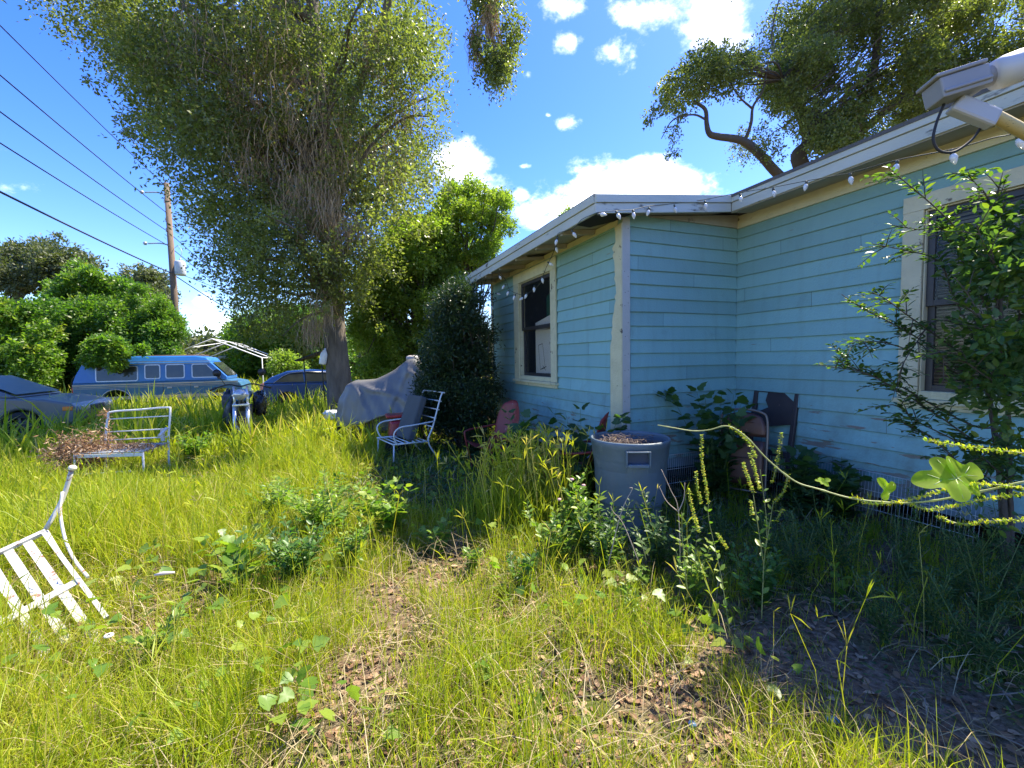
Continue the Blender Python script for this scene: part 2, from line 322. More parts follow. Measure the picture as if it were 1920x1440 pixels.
GLASS.node_tree.nodes['Principled BSDF'].inputs['Alpha'].default_value = .14

house = thing('house', 'pale blue wooden house with lapped siding, cream trim and low eaves strung with bulbs', 'house', P0, HA)
M_SID = siding_mat()
def siding(name, fn, length, z0, z1, holes=(), sag=0., seed=1, flip=False):
    """fn(s, out, z) -> local point; each board is a slightly tilted lapped strip"""
    rs = random.Random(seed); mb = MB(); n = int(round((z1-z0)/.14)); ns = max(4, int(length/.25)); ph = rs.random()*6
    def line(k, s):
        base = z0+k*.14; w = max(0, 1-k/5.0)
        return base+sag*w*(math.sin(s*1.3+ph)*.5+math.sin(s*2.7+ph*2)*.3)+.0025*math.sin(s*3+k*1.7)
    for k in range(n):
        off = rs.uniform(-.0015, .0015); cuts = sorted(set([length*i/ns for i in range(ns+1)]+[h for H in holes for h in H[:2]]))
        for a, b in zip(cuts[:-1], cuts[1:]):
            mid = (a+b)/2
            za0, za1, zb0, zb1 = line(k, a), line(k+1, a), line(k, b), line(k+1, b)
            segs = [(0., 1.)]
            for (h0, h1, hz0, hz1) in holes:
                if h0-1e-6 <= mid <= h1+1e-6:
                    f0 = (hz0-(z0+k*.14))/.14; f1 = (hz1-(z0+k*.14))/.14
                    segs = [(0, min(1, f0))] if f0 > 0 else []
                    if f1 < 1: segs.append((max(0, f1), 1.))
                    if f0 >= 1 or f1 <= 0: segs = [(0., 1.)]
            for (g0, g1) in segs:
                if g1-g0 < .02: continue
                o0 = .024+off-.017*g0; o1 = .024+off-.017*g1
                pa = lambda g: za0+(za1-za0)*g
                pb = lambda g: zb0+(zb1-zb0)*g
                fs = [(0, 1, 2, 3)]; vs = [fn(a, o0, pa(g0)), fn(b, o0, pb(g0)), fn(b, o1, pb(g1)), fn(a, o1, pa(g1))]
                if g0 == 0:      # rounded drip edge and undercut
                    vs = [fn(a, o0, pa(0)+.006), fn(b, o0, pb(0)+.006), fn(b, o1, pb(g1)), fn(a, o1, pa(g1)), fn(a, o0-.004, pa(0)), fn(b, o0-.004, pb(0)), fn(a, .001, pa(0)+.002), fn(b, .001, pb(0)+.002)]
                    fs = [(0, 1, 2, 3), (4, 5, 1, 0), (6, 7, 5, 4)]
                mb.add(vs, fs)
    return mb.build(name, M_SID, house, recalc=True)
LW = (1.40, 2.72, 1.18, 2.74); RW = (1.60, 3.10, 1.16, 2.64)     # openings under the trim
siding('wall', lambda s, o, z: (-o, s, z), 3.82, .40, 2.92, holes=[LW], sag=.035, seed=3)
siding('wall', lambda s, o, z: (s, -o, z), 1.54-.021, .40, 2.92, sag=.004, seed=5)
siding('wall', lambda s, o, z: (1.54-o, -s, z), 6.3, .40, 2.92, holes=[RW], sag=.02, seed=8)
SZ0 = lambda u: 2.79+.115*(u+.46)+.05
# solid wall core behind the boards, with the window openings left out
mb = MB()
def core_wall(mb, ax, c0, c1, s0, s1, z0, z1, hole=None):
    def bb(a0, a1, y0, y1):
        if a1-a0 > .001 and y1-y0 > .001: mb.b2((c0, a0, y0), (c1, a1, y1)) if ax == 'y' else mb.b2((a0, c0, y0), (a1, c1, y1))
    if hole is None: bb(s0, s1, z0, z1); return
    h0, h1, g0, g1 = hole; bb(s0, h0, z0, z1); bb(h1, s1, z0, z1); bb(h0, h1, z0, g0); bb(h0, h1, g1, z1)
core_wall(mb, 'y', 0, .12, 0.001, 3.82, .30, 3.0, LW)
core_wall(mb, 'y', 1.54, 1.66, -6.3, 0, .30, 3.08, (-RW[1], -RW[0], RW[2], RW[3]))
core_wall(mb, 'x', 0, .12, .121, 1.539, .30, 3.0)
mb.prism([(.121, .30), (5.5, .30), (5.5, SZ0(5.5)), (.121, SZ0(.121))], 3.70, 3.82)
mb.b2((.13, .13, .30), (5.4, 3.69, .40)); mb.b2((1.67, -6.3, .30), (5.4, .12, .40)); mb.b2((5.4, -6.3, .3), (5.5, 3.69, 3.4)); mb.b2((.121, .001, 2.93), (1.539, 3.69, 2.96)); mb.b2((1.661, -6.29, 2.93), (5.39, 3.69, 2.96)); mb.b2((1.67, -6.4, .3), (5.5, -6.301, 3.4))
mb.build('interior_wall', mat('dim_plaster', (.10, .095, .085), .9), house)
# under the floor: sill beam, piers, dark backing
mb = MB()
mb.b2((-.012, -.01, .30), (-.001, 3.82, .399)); mb.b2((0, -.014, .30), (1.52, -.002, .399)); mb.b2((1.522, -6.3, .27), (1.538, -.02, .399))
mb.build('skirt_board', mat('bare_grey_sill_board', (.16, .25, .28), .8, col2=(.20, .18, .15), nscale=4, nmix=.4), house)
mb = MB()
for u, v in ((.15, .15), (.15, 1.9), (.15, 3.6), (1.7, -1.2), (1.7, -3.0), (1.7, -4.8), (1.45, .2)):
    mb = MB(); mb.b2((u-.1, v-.1, -.3), (u+.1, v+.1, .299)); mb.build('pier', mat('concrete_block', (.22, .21, .20), .9, bump=.3), house)
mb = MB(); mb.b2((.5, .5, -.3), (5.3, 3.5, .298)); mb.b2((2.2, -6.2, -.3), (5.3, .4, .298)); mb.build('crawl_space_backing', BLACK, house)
# corner boards: two planks at the near corner, one at the far end; nail heads
mb = MB(); mb.b2((-.036, -.036, .28), (.055, -.022, 2.86)); mb.build('corner_board', mat('grey_cream_board', (.50, .50, .46), .6, col2=(.42, .42, .38), nscale=5, bump=.2), house, bevel=.003)
mb = MB()
prof = []; rs = random.Random(4); z = .28
left = []
while z < 2.80:
    w = .155 if z < 1.62 else .10+.035*math.sin(z*5)+rs.uniform(-.018, .018)
    if 2.62 < z: w *= .55
    left.append((w, z)); z += rs.uniform(.03, .07)
poly = [(-.036+.001, .28)]+[(w, z) for w, z in left]+[(-.035, 2.80)]
pts = [(a, b) for a, b in poly]
mb.prism(pts, -.050, -.022, axis='x')
mb.build('corner_board', CREAMP, house, bevel=.002)
mb = MB()
for z in np.arange(.45, 2.8, .155):
    for dx in (-.015+.01*rs.random(), .03): 
        if rs.random() < .55: mb = MB(); mb.lathe([(0, 0), (.0035, 0), (.0035, .002), (0, .0025)], (dx, -.0365, z+rs.uniform(-.03, .03)), 8, Matrix.Rotation(R(90), 3, 'X')); mb.build('nail_head', mat('rusty_nail', (.06, .03, .02), .7), house)
mb = MB(); mb.b2((-.034, 3.79, .3), (-.021, 3.86, 2.86)); mb.b2((-.034, 3.8205, .3), (.06, 3.86, 2.86)); mb.build('corner_board', CREAM, house)
# frieze / upper trim bands
SZ = lambda u: 2.79+.115*(u+.46)
mb = MB(); mb.b2((-.030, .06, 2.80), (-.012, 3.79, 2.862)); mb.build('frieze_board', CREAM, house)
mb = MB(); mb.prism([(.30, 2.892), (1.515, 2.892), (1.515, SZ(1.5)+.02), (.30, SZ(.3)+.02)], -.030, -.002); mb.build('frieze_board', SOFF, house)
mb = MB(); mb.b2((1.505, -.02, 2.885), (1.538, -6.3, 3.02)); mb.build('frieze_board', CREAM, house)
# roof slab, soffit, rafters, fascias
def plane_slab(mb, u0, u1, v0, v1, th, dz):
    vs = []
    for q in (0, th):
        for (u, v) in ((u0, v0), (u1, v0), (u1, v1), (u0, v1)): vs.append((u, v, SZ(u)+dz+q))
    mb.add(vs, [(3, 2, 1, 0), (4, 5, 6, 7), (0, 1, 5, 4), (1, 2, 6, 5), (2, 3, 7, 6), (3, 0, 4, 7)])
mb = MB(); plane_slab(mb, -.47, 5.7, -.20, 3.98, .03, .145); plane_slab(mb, 1.17, 5.7, -6.6, -.201, .03, .14); mb.build('roof', ROOF, house)
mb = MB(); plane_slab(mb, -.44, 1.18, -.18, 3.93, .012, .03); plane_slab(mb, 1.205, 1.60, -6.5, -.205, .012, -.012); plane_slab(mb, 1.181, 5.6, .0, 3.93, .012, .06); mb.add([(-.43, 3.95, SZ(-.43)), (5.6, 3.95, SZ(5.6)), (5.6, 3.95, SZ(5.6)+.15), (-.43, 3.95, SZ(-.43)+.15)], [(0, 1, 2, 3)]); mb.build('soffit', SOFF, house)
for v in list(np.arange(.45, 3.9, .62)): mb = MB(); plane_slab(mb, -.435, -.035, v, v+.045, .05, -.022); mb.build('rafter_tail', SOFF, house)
mb = MB()
def fascia(mb, ax, c, a, b, za, zb, out):
    """lower board plus a thinner drip board above, c = outer face"""
    for (h0, h1, o) in ((0., .088, 0.), (.092, .165, .014)):
        if ax == 'v': # runs along v at u=c, outward -u
            vs = [(c-o, a, za+h0), (c-o, b, zb+h0), (c-o, b, zb+h1), (c-o, a, za+h1), (c+.022, a, za+h0), (c+.022, b, zb+h0), (c+.022, b, zb+h1), (c+.022, a, za+h1)]
        else:
            vs = [(a, c-o, za+h0), (b, c-o, zb+h0), (b, c-o, zb+h1), (a, c-o, za+h1), (a, c+.022, za+h0), (b, c+.022, zb+h0), (b, c+.022, zb+h1), (a, c+.022, za+h1)]
        mb.add(vs, [(0, 1, 2, 3), (7, 6, 5, 4), (0, 4, 5, 1), (1, 5, 6, 2), (2, 6, 7, 3), (3, 7, 4, 0)])
fascia(mb, 'v', -.46, -.20, 3.95, 2.79, 2.79, 1); mb.build('fascia', FASC, house, bevel=.003)
mb = MB(); fascia(mb, 'u', -.222, -.462, 1.19, 2.788, 2.977, 1); mb.build('fascia', FASC, house, bevel=.003)
mb = MB(); fascia(mb, 'v', 1.19, -.224, -6.5, 2.979, 2.979, 1); mb.build('fascia', FASC, house, bevel=.003)
# patches of rot under the eave corner and a torn soffit hole
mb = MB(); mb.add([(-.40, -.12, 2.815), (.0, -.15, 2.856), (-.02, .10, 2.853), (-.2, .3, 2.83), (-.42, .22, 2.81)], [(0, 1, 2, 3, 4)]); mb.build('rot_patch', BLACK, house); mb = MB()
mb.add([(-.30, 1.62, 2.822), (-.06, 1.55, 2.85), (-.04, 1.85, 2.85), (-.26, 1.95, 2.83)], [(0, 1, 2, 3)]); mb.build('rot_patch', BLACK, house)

def window(kind, fn, L0, L1, Z0, Z1, tl, tr, tt, rail, frame_col):
    """fn(s, out, z); s from L0 (near) to L1; tl/tr/tt trim widths"""
    w = bpy.data.objects.new('window', None); link(w, house)
    def bx(mb, s0, s1, o0, o1, z0, z1):
        vs = [fn(s, o, z) for z in (z0, z1) for o in (o0, o1) for s in (s0, s1)]
        mb.add(vs, [(0, 2, 3, 1), (4, 5, 7, 6), (0, 1, 5, 4), (2, 6, 7, 3), (0, 4, 6, 2), (1, 3, 7, 5)])
    a, b, c, d = L0+tl, L1-tr, Z0+.09, Z1-tt
    mb = MB(); bx(mb, L0, a, .024, .045, Z0+.03, Z1-tt); bx(mb, b, L1, .024, .045, Z0+.03, Z1-tt); bx(mb, L0, L1, .024, .048, Z1-tt, Z1)
    bx(mb, a-.0, a+.012, -.06, .0235, c, d); bx(mb, b-.012, b, -.06, .0235, c, d); bx(mb, a+.012, b-.012, -.06, .0235, d-.012, d)
    mb.build('trim', CREAMP if kind == 'L' else CREAM, w, bevel=.003)
    mb = MB(); bx(mb, L0-.02, L1+.02, .0, .075, Z0-.005, Z0+.029); bx(mb, L0, L1, .022, .040, Z0-.05, Z0-.006); bx(mb, a, b, -.05, .03, Z0+.03, c); mb.build('sill', CREAMP, w, bevel=.004)
    def sash(z0, z1, o):
        mb = MB(); f = .045; s0, s1 = a+.013, b-.013
        bx(mb, s0, s0+f, o-.025, o, z0, z1); bx(mb, s1-f, s1, o-.025, o, z0, z1); bx(mb, s0+f, s1-f, o-.025, o, z0, z0+f); bx(mb, s0+f, s1-f, o-.025, o, z1-f, z1)
        sh = mb.build('sash', DARK, w, bevel=.002)
        g = MB(); bx(g, s0+f, s1-f, o-.014, o-.010, z0+f, z1-f); g.build('pane', GLASS, sh)
    sash(c, rail+.02, -.03); sash(rail-.02, d-.013, .0)
    # dark side channels
    for q0, q1 in ((a+.0125, a+.05), (b-.05, b-.0125)): mb = MB(); bx(mb, q0, q1, -.07, -.056, c, d-.013); mb.build('sash_channel', DARK, w)
    return w, (a+.02, b-.02, c+.02, d-.02)
wl, wi = window('L', lambda s, o, z: (-o, s, z), 1.36, 2.76, 1.14, 2.78, .15, .19, .15, 1.93, None)
wr, wri = window('R', lambda s, o, z: (1.54-o, -s, z), 1.565, 3.14, 1.10, 2.69, .13, .13, .12, 1.86, None)
# mini blinds inside the right window
rs = random.Random(3)
for half in ((1.94, 2.54, 1.72, 3.0), (1.22, 1.92, 1.72, 3.0)):
    mb = MB(); z = half[0]
    while z < half[1]:
        for (s0, s1) in ((half[2], half[3]),):
            tilt = .012+rs.uniform(-.003, .003); dz = rs.uniform(-.004, .004); bow = rs.uniform(-.012, .012) if rs.random() < .25 else 0
            prev = None; vs = []; K = 7
            for i in range(K+1):
                s = s0+(s1-s0)*i/K; zz = z+dz+bow*math.sin(math.pi*i/K)
                vs += [(1.54+.085, -s, zz+tilt/2), (1.54+.105, -s, zz-tilt/2)]
            mb.add(vs, [(2*i, 2*i+2, 2*i+3, 2*i+1) for i in range(K)])
        z += .024
    mb.build('blind', mat('grey_blind_slat', (.34, .34, .30), .5), wr)
# ---------------- vehicles, pole, carport, neighbours ----------------
RUB = mat('tyre_rubber', (.018, .018, .018), .85, bump=.3, bscale=80)
CHR = mat('dull_alloy', (.45, .45, .46), .35, metal=.9, col2=(.3, .3, .31), nscale=9)
TINT = mat('tinted_car_glass', (.018, .022, .026), .07, spec=.7, col2=(.05, .055, .05), nscale=2.5)
BLKP = mat('black_plastic', (.02, .02, .021), .55)
AMB = mat('amber_lens', (.75, .22, .03), .25); REDL = mat('red_lens', (.45, .02, .02), .2)
CLRL = mat('hazed_headlamp_lens', (.45, .45, .42), .25, col2=(.3, .3, .28), nscale=12)
def vehicle(name, label, cat, origin, yaw, group=None): return thing(name, label, cat, origin, yaw, group)
DRIM = mat('dirty_dark_rim', (.12, .12, .12), .5, metal=.6, col2=(.07, .065, .06), nscale=8)
def wheel(par, x, y, z, r, w, side):
    e = bpy.data.objects.new('wheel', None); e.location = (x, y, z); link(e, par); M = Matrix.Rotation(R(90), 3, 'X')
    t = MB(); t.lathe([(r*.62, -w/2), (r*.93, -w/2), (r, -w*.32), (r, w*.32), (r*.93, w/2), (r*.62, w/2)], n=28, M=M); t.build('tyre', RUB, e)
    q = MB(); q.lathe([(r*.63, -w*.42), (r*.60, w*.10), (0, w*.1)], n=24, M=M); 
    for k in range(7):
        a = 2*math.pi*k/7; q.box((math.cos(a)*r*.34, side*-w*.3, math.sin(a)*r*.34), (r*.6, .02, r*.13), (0, -a, 0))
    q.lathe([(0, side*-w*.34), (r*.12, side*-w*.34), (r*.12, side*-w*.2)], n=12, M=Matrix.Rotation(R(90)*1, 3, 'X') if side < 0 else Matrix.Rotation(R(90), 3, 'X')); q.build('rim', DRIM, e, recalc=True)
def quadpanel(mb, pts, off=(0, 0, 0)):
    mb.add([Vector(p)+Vector(off) for p in pts], [tuple(range(len(pts)))])
def arc(cx, cz, r, a0=180, a1=0, n=9): return [(cx+r*math.cos(R(a0+(a1-a0)*i/n)), cz+r*math.sin(R(a0+(a1-a0)*i/n))) for i in range(n+1)]
def rrect(x0, x1, z0, z1, r=.06, n=3, sx0=0, sx1=0):
    """rounded window outline; sx shifts the top corners"""
    out = []
    for (cx, cz, a) in ((x1-r, z0+r, -90), (x1-r+sx1, z1-r, 0), (x0+r+sx0, z1-r, 90), (x0+r, z0+r, 180)):
        out += [(cx+r*math.cos(R(a+90*i/n)), cz+r*math.sin(R(a+90*i/n))) for i in range(n+1)]
    return out
# --- blue conversion van (x along its length, front at +x; near side is -y) ---
van = vehicle('conversion_van', 'old two-tone blue conversion van with raised roof and vines creeping over its rear', 'van', (-15.85, 16.25, -.36), HA); van.scale = (.93, 1, 1)
VB = mat('faded_blue_van_paint', (.015, .12, .42), .4, col2=(.03, .17, .44), nscale=1.6, nmix=.5, speck=(.30, .36, .42), thr=.70, thr_w=.1, sscale=3, coat=.3)
VT = mat('dark_teal_van_paint', (.022, .10, .22), .4, col2=(.06, .17, .25), nscale=2, coat=.2, speck=(.20, .16, .12), thr=.68, sscale=6)
VS = mat('rusty_cream_stripe', (.46, .42, .34), .5, col2=(.38, .30, .22), nscale=3, speck=(.22, .10, .05), thr=.62, sscale=6)
hw = lambda z: 1.0-.10*max(0, (z-1.15))/.95
mb = MB(); prof = [(.02, .62), (.0, 1.15), (.10, 1.5), (.30, 1.9), (4.45, 1.9), (5.02, 1.32), (5.5, 1.18), (5.6, .95), (5.58, .62)]+arc(4.95, .55, .44)[::-1][:0]
low_ = [(.02, .6)]+[(a, b) for a, b in arc(1.30, .46, .46)]+[(a, b) for a, b in arc(4.85, .46, .42)]+[(5.54, .6), (5.56, .92), (5.45, 1.10), (5.0, 1.20), (.0, 1.20)]
mb.prism(low_, -1., 1.); mb.build('body', VT, van, bevel=.03)
mb = MB(); up_ = [(.0, 1.201), (5.0, 1.201), (5.02, 1.32), (4.42, 1.92), (.32, 1.92), (.10, 1.5)]
mb.prism(up_, 0, 0, f0=lambda z: -hw(z), f1=lambda z: hw(z)); mb.build('upper_body', VB, van, bevel=.03)
mb = MB(); mb.prism([(.30, 1.921), (4.42, 1.921), (4.30, 2.08), (3.9, 2.15), (.8, 2.15), (.42, 2.08)], 0, 0, f0=lambda z: -.90+.35*(z-1.92), f1=lambda z: .90-.35*(z-1.92)); mb.build('raised_roof', VB, van, bevel=.04)
mb = MB()
for (z, h, m_) in ((1.94, .035, 0), (1.86, .02, 0)): mb.b2((.30, -hw(z)-.02, z-h/2), (4.42, -hw(z)-.002, z+h/2))
for (z, h) in ((1.13, .05), (1.06, .022), (1.01, .012)): mb.b2((.01, -1.009, z-h/2), (5.4, -1.002, z+h/2))
mb.b2((.5, -1.02, .58), (5.45, -1.002, .70)); mb.build('trim_stripe', VS, van)
def van_win(x0, x1, z0, z1, sx1=0):
    o = rrect(x0, x1, z0, z1, .07, 3, 0, sx1); i = rrect(x0+.035, x1-.035, z0+.035, z1-.035, .055, 3, 0, sx1*.95); n = len(o)
    f = MB(); P = lambda a, k: (a[0], -hw(a[1])-k, a[1])
    f.add([P(a, .018) for a in o]+[P(a, .018) for a in i]+[P(a, .0) for a in o], [(k, (k+1) % n, n+(k+1) % n, n+k) for k in range(n)]+[(k, (k+1) % n, 2*n+(k+1) % n, 2*n+k) for k in range(n)])
    w = f.build('window', CHR, van); g = MB(); g.add([P(a, .008) for a in i], [tuple(range(n))]); g.build('pane', TINT, w)
van_win(.70, 2.02, 1.24, 1.80); van_win(2.22, 2.74, 1.30, 1.84); van_win(2.90, 3.55, 1.30, 1.84); van_win(3.78, 4.72, 1.30, 1.84, -.38)
mb = MB(); mb.add([(5.0, -.86, 1.34), (5.0, .86, 1.34), (4.47, .80, 1.88), (4.47, -.80, 1.88)], [(0, 1, 2, 3)]); mb.build('windshield', TINT, van, loc=(.03, 0, .02))
mb = MB(); mb.b2((3.72, -1.006, .64), (3.735, -1.001, 1.16)); mb.build('door_gap', BLKP, van); mb = MB(); mb.b2((2.80, -1.006, .64), (2.815, -1.001, 1.16)); mb.build('door_gap', BLKP, van)
for x in (2.95, 3.85): mb = MB(); mb.b2((x, -1.035, .93), (x+.15, -1.0, .99)); mb.build('door_handle', CHR, van, bevel=.008)
mb = MB(); mb.b2((-.03, -.98, .80), (.03, -.86, 1.08)); mb.build('tail_light', REDL, van, bevel=.01); mb = MB(); mb.b2((-.12, -1., .48), (.02, 1., .62)); mb.build('bumper', CHR, van, bevel=.02)
mb = MB(); mb.b2((5.55, -1., .48), (5.66, 1., .62)); mb.build('bumper', CHR, van, bevel=.02)
mb = MB(); mb.box((4.75, -1.10, 1.36), (.10, .2, .24), (0, 0, .1)); mb.build('wing_mirror', BLKP, van, bevel=.03)
mb = MB(); mb.tube([(1.3+.50*math.cos(R(a)), -1.012, .46+.50*math.sin(R(a))) for a in range(0, 181, 15)], .025, 6); mb.build('wheel_arch_trim', CHR, van)
for x in (1.30, 4.85):
    for s in (-1, 1): wheel(van, x, s*.86, .35, .35, .22, -s)
lad = MB(); 
for s in (-.35, .35): lad.tube([(1.2, s, 2.17), (4.1, s, 2.17)], .022, 6)
for x in (2.8, 3.2, 3.6, 4.0): lad.tube([(x, -.35, 2.17), (x, .35, 2.17)], .016, 6)
lad.build('roof_rack', mat('rusty_rack', (.16, .10, .07), .8), van)
# --- silver sedan at the left edge (front at +x) ---
car = vehicle('silver_sedan', 'dusty silver sedan in the shade at the left edge with its nose in the grass', 'car', (-9.81-.15, 10.5-.05, -.10), HA)
SIL = mat('shaded_dusty_silver_paint', (.15, .16, .155), .42, metal=.2, col2=(.11, .12, .11), nscale=2, coat=.3, speck=(.12, .12, .09), thr=.62, thr_w=.15, sscale=2.5)  # silver darkened and greened to carry the shade and mirrored plants
# x = 0 at nose, body runs to -4.85; near side y=-0.9
def ch(z): return .90-.18*max(0, z-.92)/.5
mb = MB(); mb.prism([(-4.85, .32), (-4.85, .70), (-4.7, .92), (-1.35, .95), (-.6, .88), (-.12, .76), (0, .62), (-.02, .32)]+[(a, b) for a, b in arc(-.95, .30, .36, 0, 180)]+[(a, b) for a, b in arc(-3.75, .30, .36, 0, 180)], -.9, .9); mb.build('body', SIL, car, bevel=.05, seg=3)
mb = MB(); mb.prism([(-4.2, .93), (-1.0, .93), (-1.9, 1.38), (-2.4, 1.43), (-3.1, 1.42), (-3.6, 1.30)], 0, 0, f0=lambda z: -ch(z), f1=lambda z: ch(z)); mb.build('cabin', SIL, car, bevel=.04)
mb = MB()
def cpanel(pts): mb.add([(x, -ch(z)-.006, z) for x, z in pts], [tuple(range(len(pts)))])
cpanel([(-1.30, .97), (-1.92, 1.31), (-2.42, 1.36), (-2.45, .97)]); mb.build('side_window', TINT, car)
mb = MB(); cpanel([(-2.52, .97), (-2.5, 1.36), (-3.1, 1.34), (-3.55, 1.2), (-3.75, .97)]); mb.build('side_window', TINT, car)
mb = MB(); mb.add([(-1.08, -.80, .965), (-1.08, .80, .965), (-1.86, .66, 1.36), (-1.86, -.66, 1.36)], [(0, 1, 2, 3)]); mb.build('windshield', mat('tree_reflection_windshield', (.035, .05, .035), .3, col2=(.07, .08, .05), nscale=4, spec=.25), car, loc=(.04, 0, .03))  # green of the mirrored trees is painted into the glass colour
mb = MB(); mb.tube([(-1.09, -.82, .955), (-1.15, -.4, .985), (-1.16, 0, .99), (-1.15, .4, .985), (-1.09, .82, .955)], .018, 6); mb.build('cowl_strip', BLKP, car)
mb = MB(); mb.lathe([(0, -.11), (.05, -.10), (.07, 0), (.05, .08), (0, .09)], (-1.62, -1.03, 1.0), 14, Matrix.Rotation(R(90), 3, 'Y')); mb.tube([(-1.6, -.9, .96), (-1.6, -1.0, .98)], .02, 6); mb.build('wing_mirror', SIL, car)
mb = MB(); mb.b2((-.26, -.915, .60), (-.08, -.80, .70)); mb.build('marker_lamp', AMB, car, bevel=.02); mb = MB(); mb.b2((-.10, -.78, .58), (.012, -.35, .70)); mb.build('headlight', CLRL, car, bevel=.03)
mb = MB(); mb.b2((-.10, .35, .58), (.012, .78, .70)); mb.build('headlight', CLRL, car, bevel=.03); mb = MB(); mb.b2((-.05, -.33, .56), (.010, .33, .68)); mb.build('grille', BLKP, car, bevel=.02)
mb = MB(); mb.b2((-4.6, -.915, .62), (-1.45, -.901, .66)); mb.b2((-2.49, -.905, .35), (-2.478, -.9005, .93)); mb.build('side_moulding', BLKP, car)
for x in (-.95, -3.75):
    for s in (-1, 1): wheel(car, x, s*.80, .31, .31, .2, -s)
# --- dark blue hatchback ---
hb = vehicle('blue_hatchback', 'dark blue hatchback parked behind the oak trunk', 'car', (-9.38, 16.5, -.30), HA)
BLU = mat('dark_blue_car_paint', (.010, .038, .16), .25, metal=.0, coat=.5, col2=(.014, .048, .19), nscale=1.2)
mb = MB(); mb.prism([(0, .34), (-.05, .62), (.0, .98), (.2, 1.02), (3.3, 1.0), (4.1, .86), (4.25, .6), (4.2, .34)]+arc(3.35, .32, .36, 0, 180)+arc(.85, .32, .36, 0, 180), -.9, .9); mb.build('body', BLU, hb, bevel=.06, seg=3)
mb = MB(); mb.prism([(.02, 1.0), (3.2, .99), (2.3, 1.42), (1.6, 1.49), (.85, 1.45), (.35, 1.25)], 0, 0, f0=lambda z: -.9+.3*max(0, z-1.0), f1=lambda z: .9-.3*max(0, z-1.0)); mb.build('cabin', BLU, hb, bevel=.05)
def hwin(pts): q = MB(); q.add([(x, -.9+.3*(z-1.0)-.006, z) for x, z in pts], [tuple(range(len(pts)))]); q.build('side_window', TINT, hb)
hwin([(.46, 1.06), (.72, 1.27), (1.0, 1.37), (1.38, 1.40), (1.42, 1.05)]); hwin([(1.50, 1.05), (1.48, 1.41), (1.75, 1.42), (2.25, 1.35), (2.35, 1.05)]); hwin([(2.42, 1.05), (2.34, 1.33), (3.0, 1.07)])
mb = MB(); mb.tube([(.42, -.90, 1.03), (.70, -.84, 1.26), (.95, -.80, 1.38), (1.4, -.79, 1.42), (2.25, -.80, 1.38)], .008, 5); mb.build('window_chrome', CHR, hb)
mb = MB(); mb.prism([(-.02, .72), (-.02, 1.0), (.10, 1.05), (.05, .74)], -.91, -.78); mb.build('tail_light', mat('white_red_lamp', (.55, .25, .25), .2), hb, bevel=.01)
mb = MB(); mb.b2((1.9, -.925, .88), (2.05, -.9, .91)); mb.build('door_handle', BLU, hb, bevel=.006); mb = MB(); mb.b2((1.455, -.9045, .42), (1.465, -.9005, 1.0)); mb.b2((2.40, -.9045, .42), (2.41, -.9005, 1.0)); mb.build('door_gap', BLKP, hb)
for x in (.85, 3.35):
    for s in (-1, 1): wheel(hb, x, s*.80, .31, .31, .2, -s)
# --- utility pole, line hardware, wires ---
pb = at(331, 600, 22.); px, py = pb[0], pb[1]; pole = thing('utility_pole', 'tall wooden utility pole with a grey transformer can', 'utility pole', (px, py, -.4))
mb = MB(); mb.tube([(0, 0, 0), (-.03, 0, 5), (-.07, 0, 10.75)], [.165, .145, .115], 14); mb.build('pole', mat('weathered_pole_wood', (.22, .155, .10), .9, col2=(.13, .09, .06), nscale=5, stretch=(4, 4, .4), bump=.5), pole)
mb = MB(); mb.lathe([(0, 0), (.2, 0), (.23, .05), (.23, .62), (.2, .7), (0, .72)], (.42, -.1, 6.25), 18); mb.tube([(.42, -.1, 6.95), (.46, -.1, 7.1)], .035, 8); mb.tube([(.1, 0, 6.4), (.2, 0, 6.4)], .04, 6); mb.tube([(.1, 0, 6.8), (.2, 0, 6.8)], .04, 6); mb.tube(smoothpath([(.46, -.1, 7.1), (.55, -.1, 7.45), (.3, 0, 7.7), (.1, 0, 7.6)], 4), .012, 5); mb.build('transformer', mat('pale_grey_enamel', (.50, .52, .52), .4), pole)
GRY = mat('galvanised_bracket', (.42, .43, .43), .5, metal=.5)
for z, l in ((10.2, 1.0), (7.75, 1.0)):
    mb = MB(); mb.tube(smoothpath([(-.1, 0, z), (-.5, -.1, z+.08), (-l, -.2, z+.05)], 4), .03, 6); mb.lathe([(0, -.09), (.07, -.07), (.09, 0), (.05, .06), (0, .07)], (-l-.12, -.22, z+.06), 12, Matrix.Rotation(R(75), 3, 'Y')); mb.build('bracket_arm', GRY, pole)
for z in (9.8, 8.9, 8.4, 6.0): 
    mb = MB(); mb.lathe([(0, 0), (.06, .01), (.03, .05), (.07, .09), (.03, .13), (.06, .17), (0, .2)], (-.2, 0, z), 10); mb.tube([(-.05, 0, z+.05), (-.2, 0, z+.05)], .02, 5); mb.build('insulator', GRY, pole)
WIRE = mat('black_power_cable', (.02, .02, .022), .7)
for i, (z, zn, r, lab) in enumerate(((10.2, 11.1, .016, 'topmost thin power line running left from the pole top'), (8.9, 9.9, .018, 'second power line below the topmost'), (8.0, 8.9, .018, 'third power line down the pole'), (7.3, 7.9, .018, 'fourth power line above the thick bottom cable'), (6.0, 6.9, .028, 'thick lowest cable running to the left edge'))):
    mb = MB(); path = []
    for t in np.linspace(-40, 45, 60):
        sag = ((t+0)/40.)**2 if t < 0 else 0; f = t/42. if t > 0 else 0
        zz = z+(zn-z)*f-1.3*4*f*(1-f)*.5 if t > 0 else z-.5*4*(-t/40)*(1+t/40)
        path.append((px-.12+.3757*t, py-.9267*t, zz))
    mb.tube(path, r, 5, cap=False); tag(mb.build('power_line', WIRE, None), lab, 'power line', 'overhead lines on the utility pole')
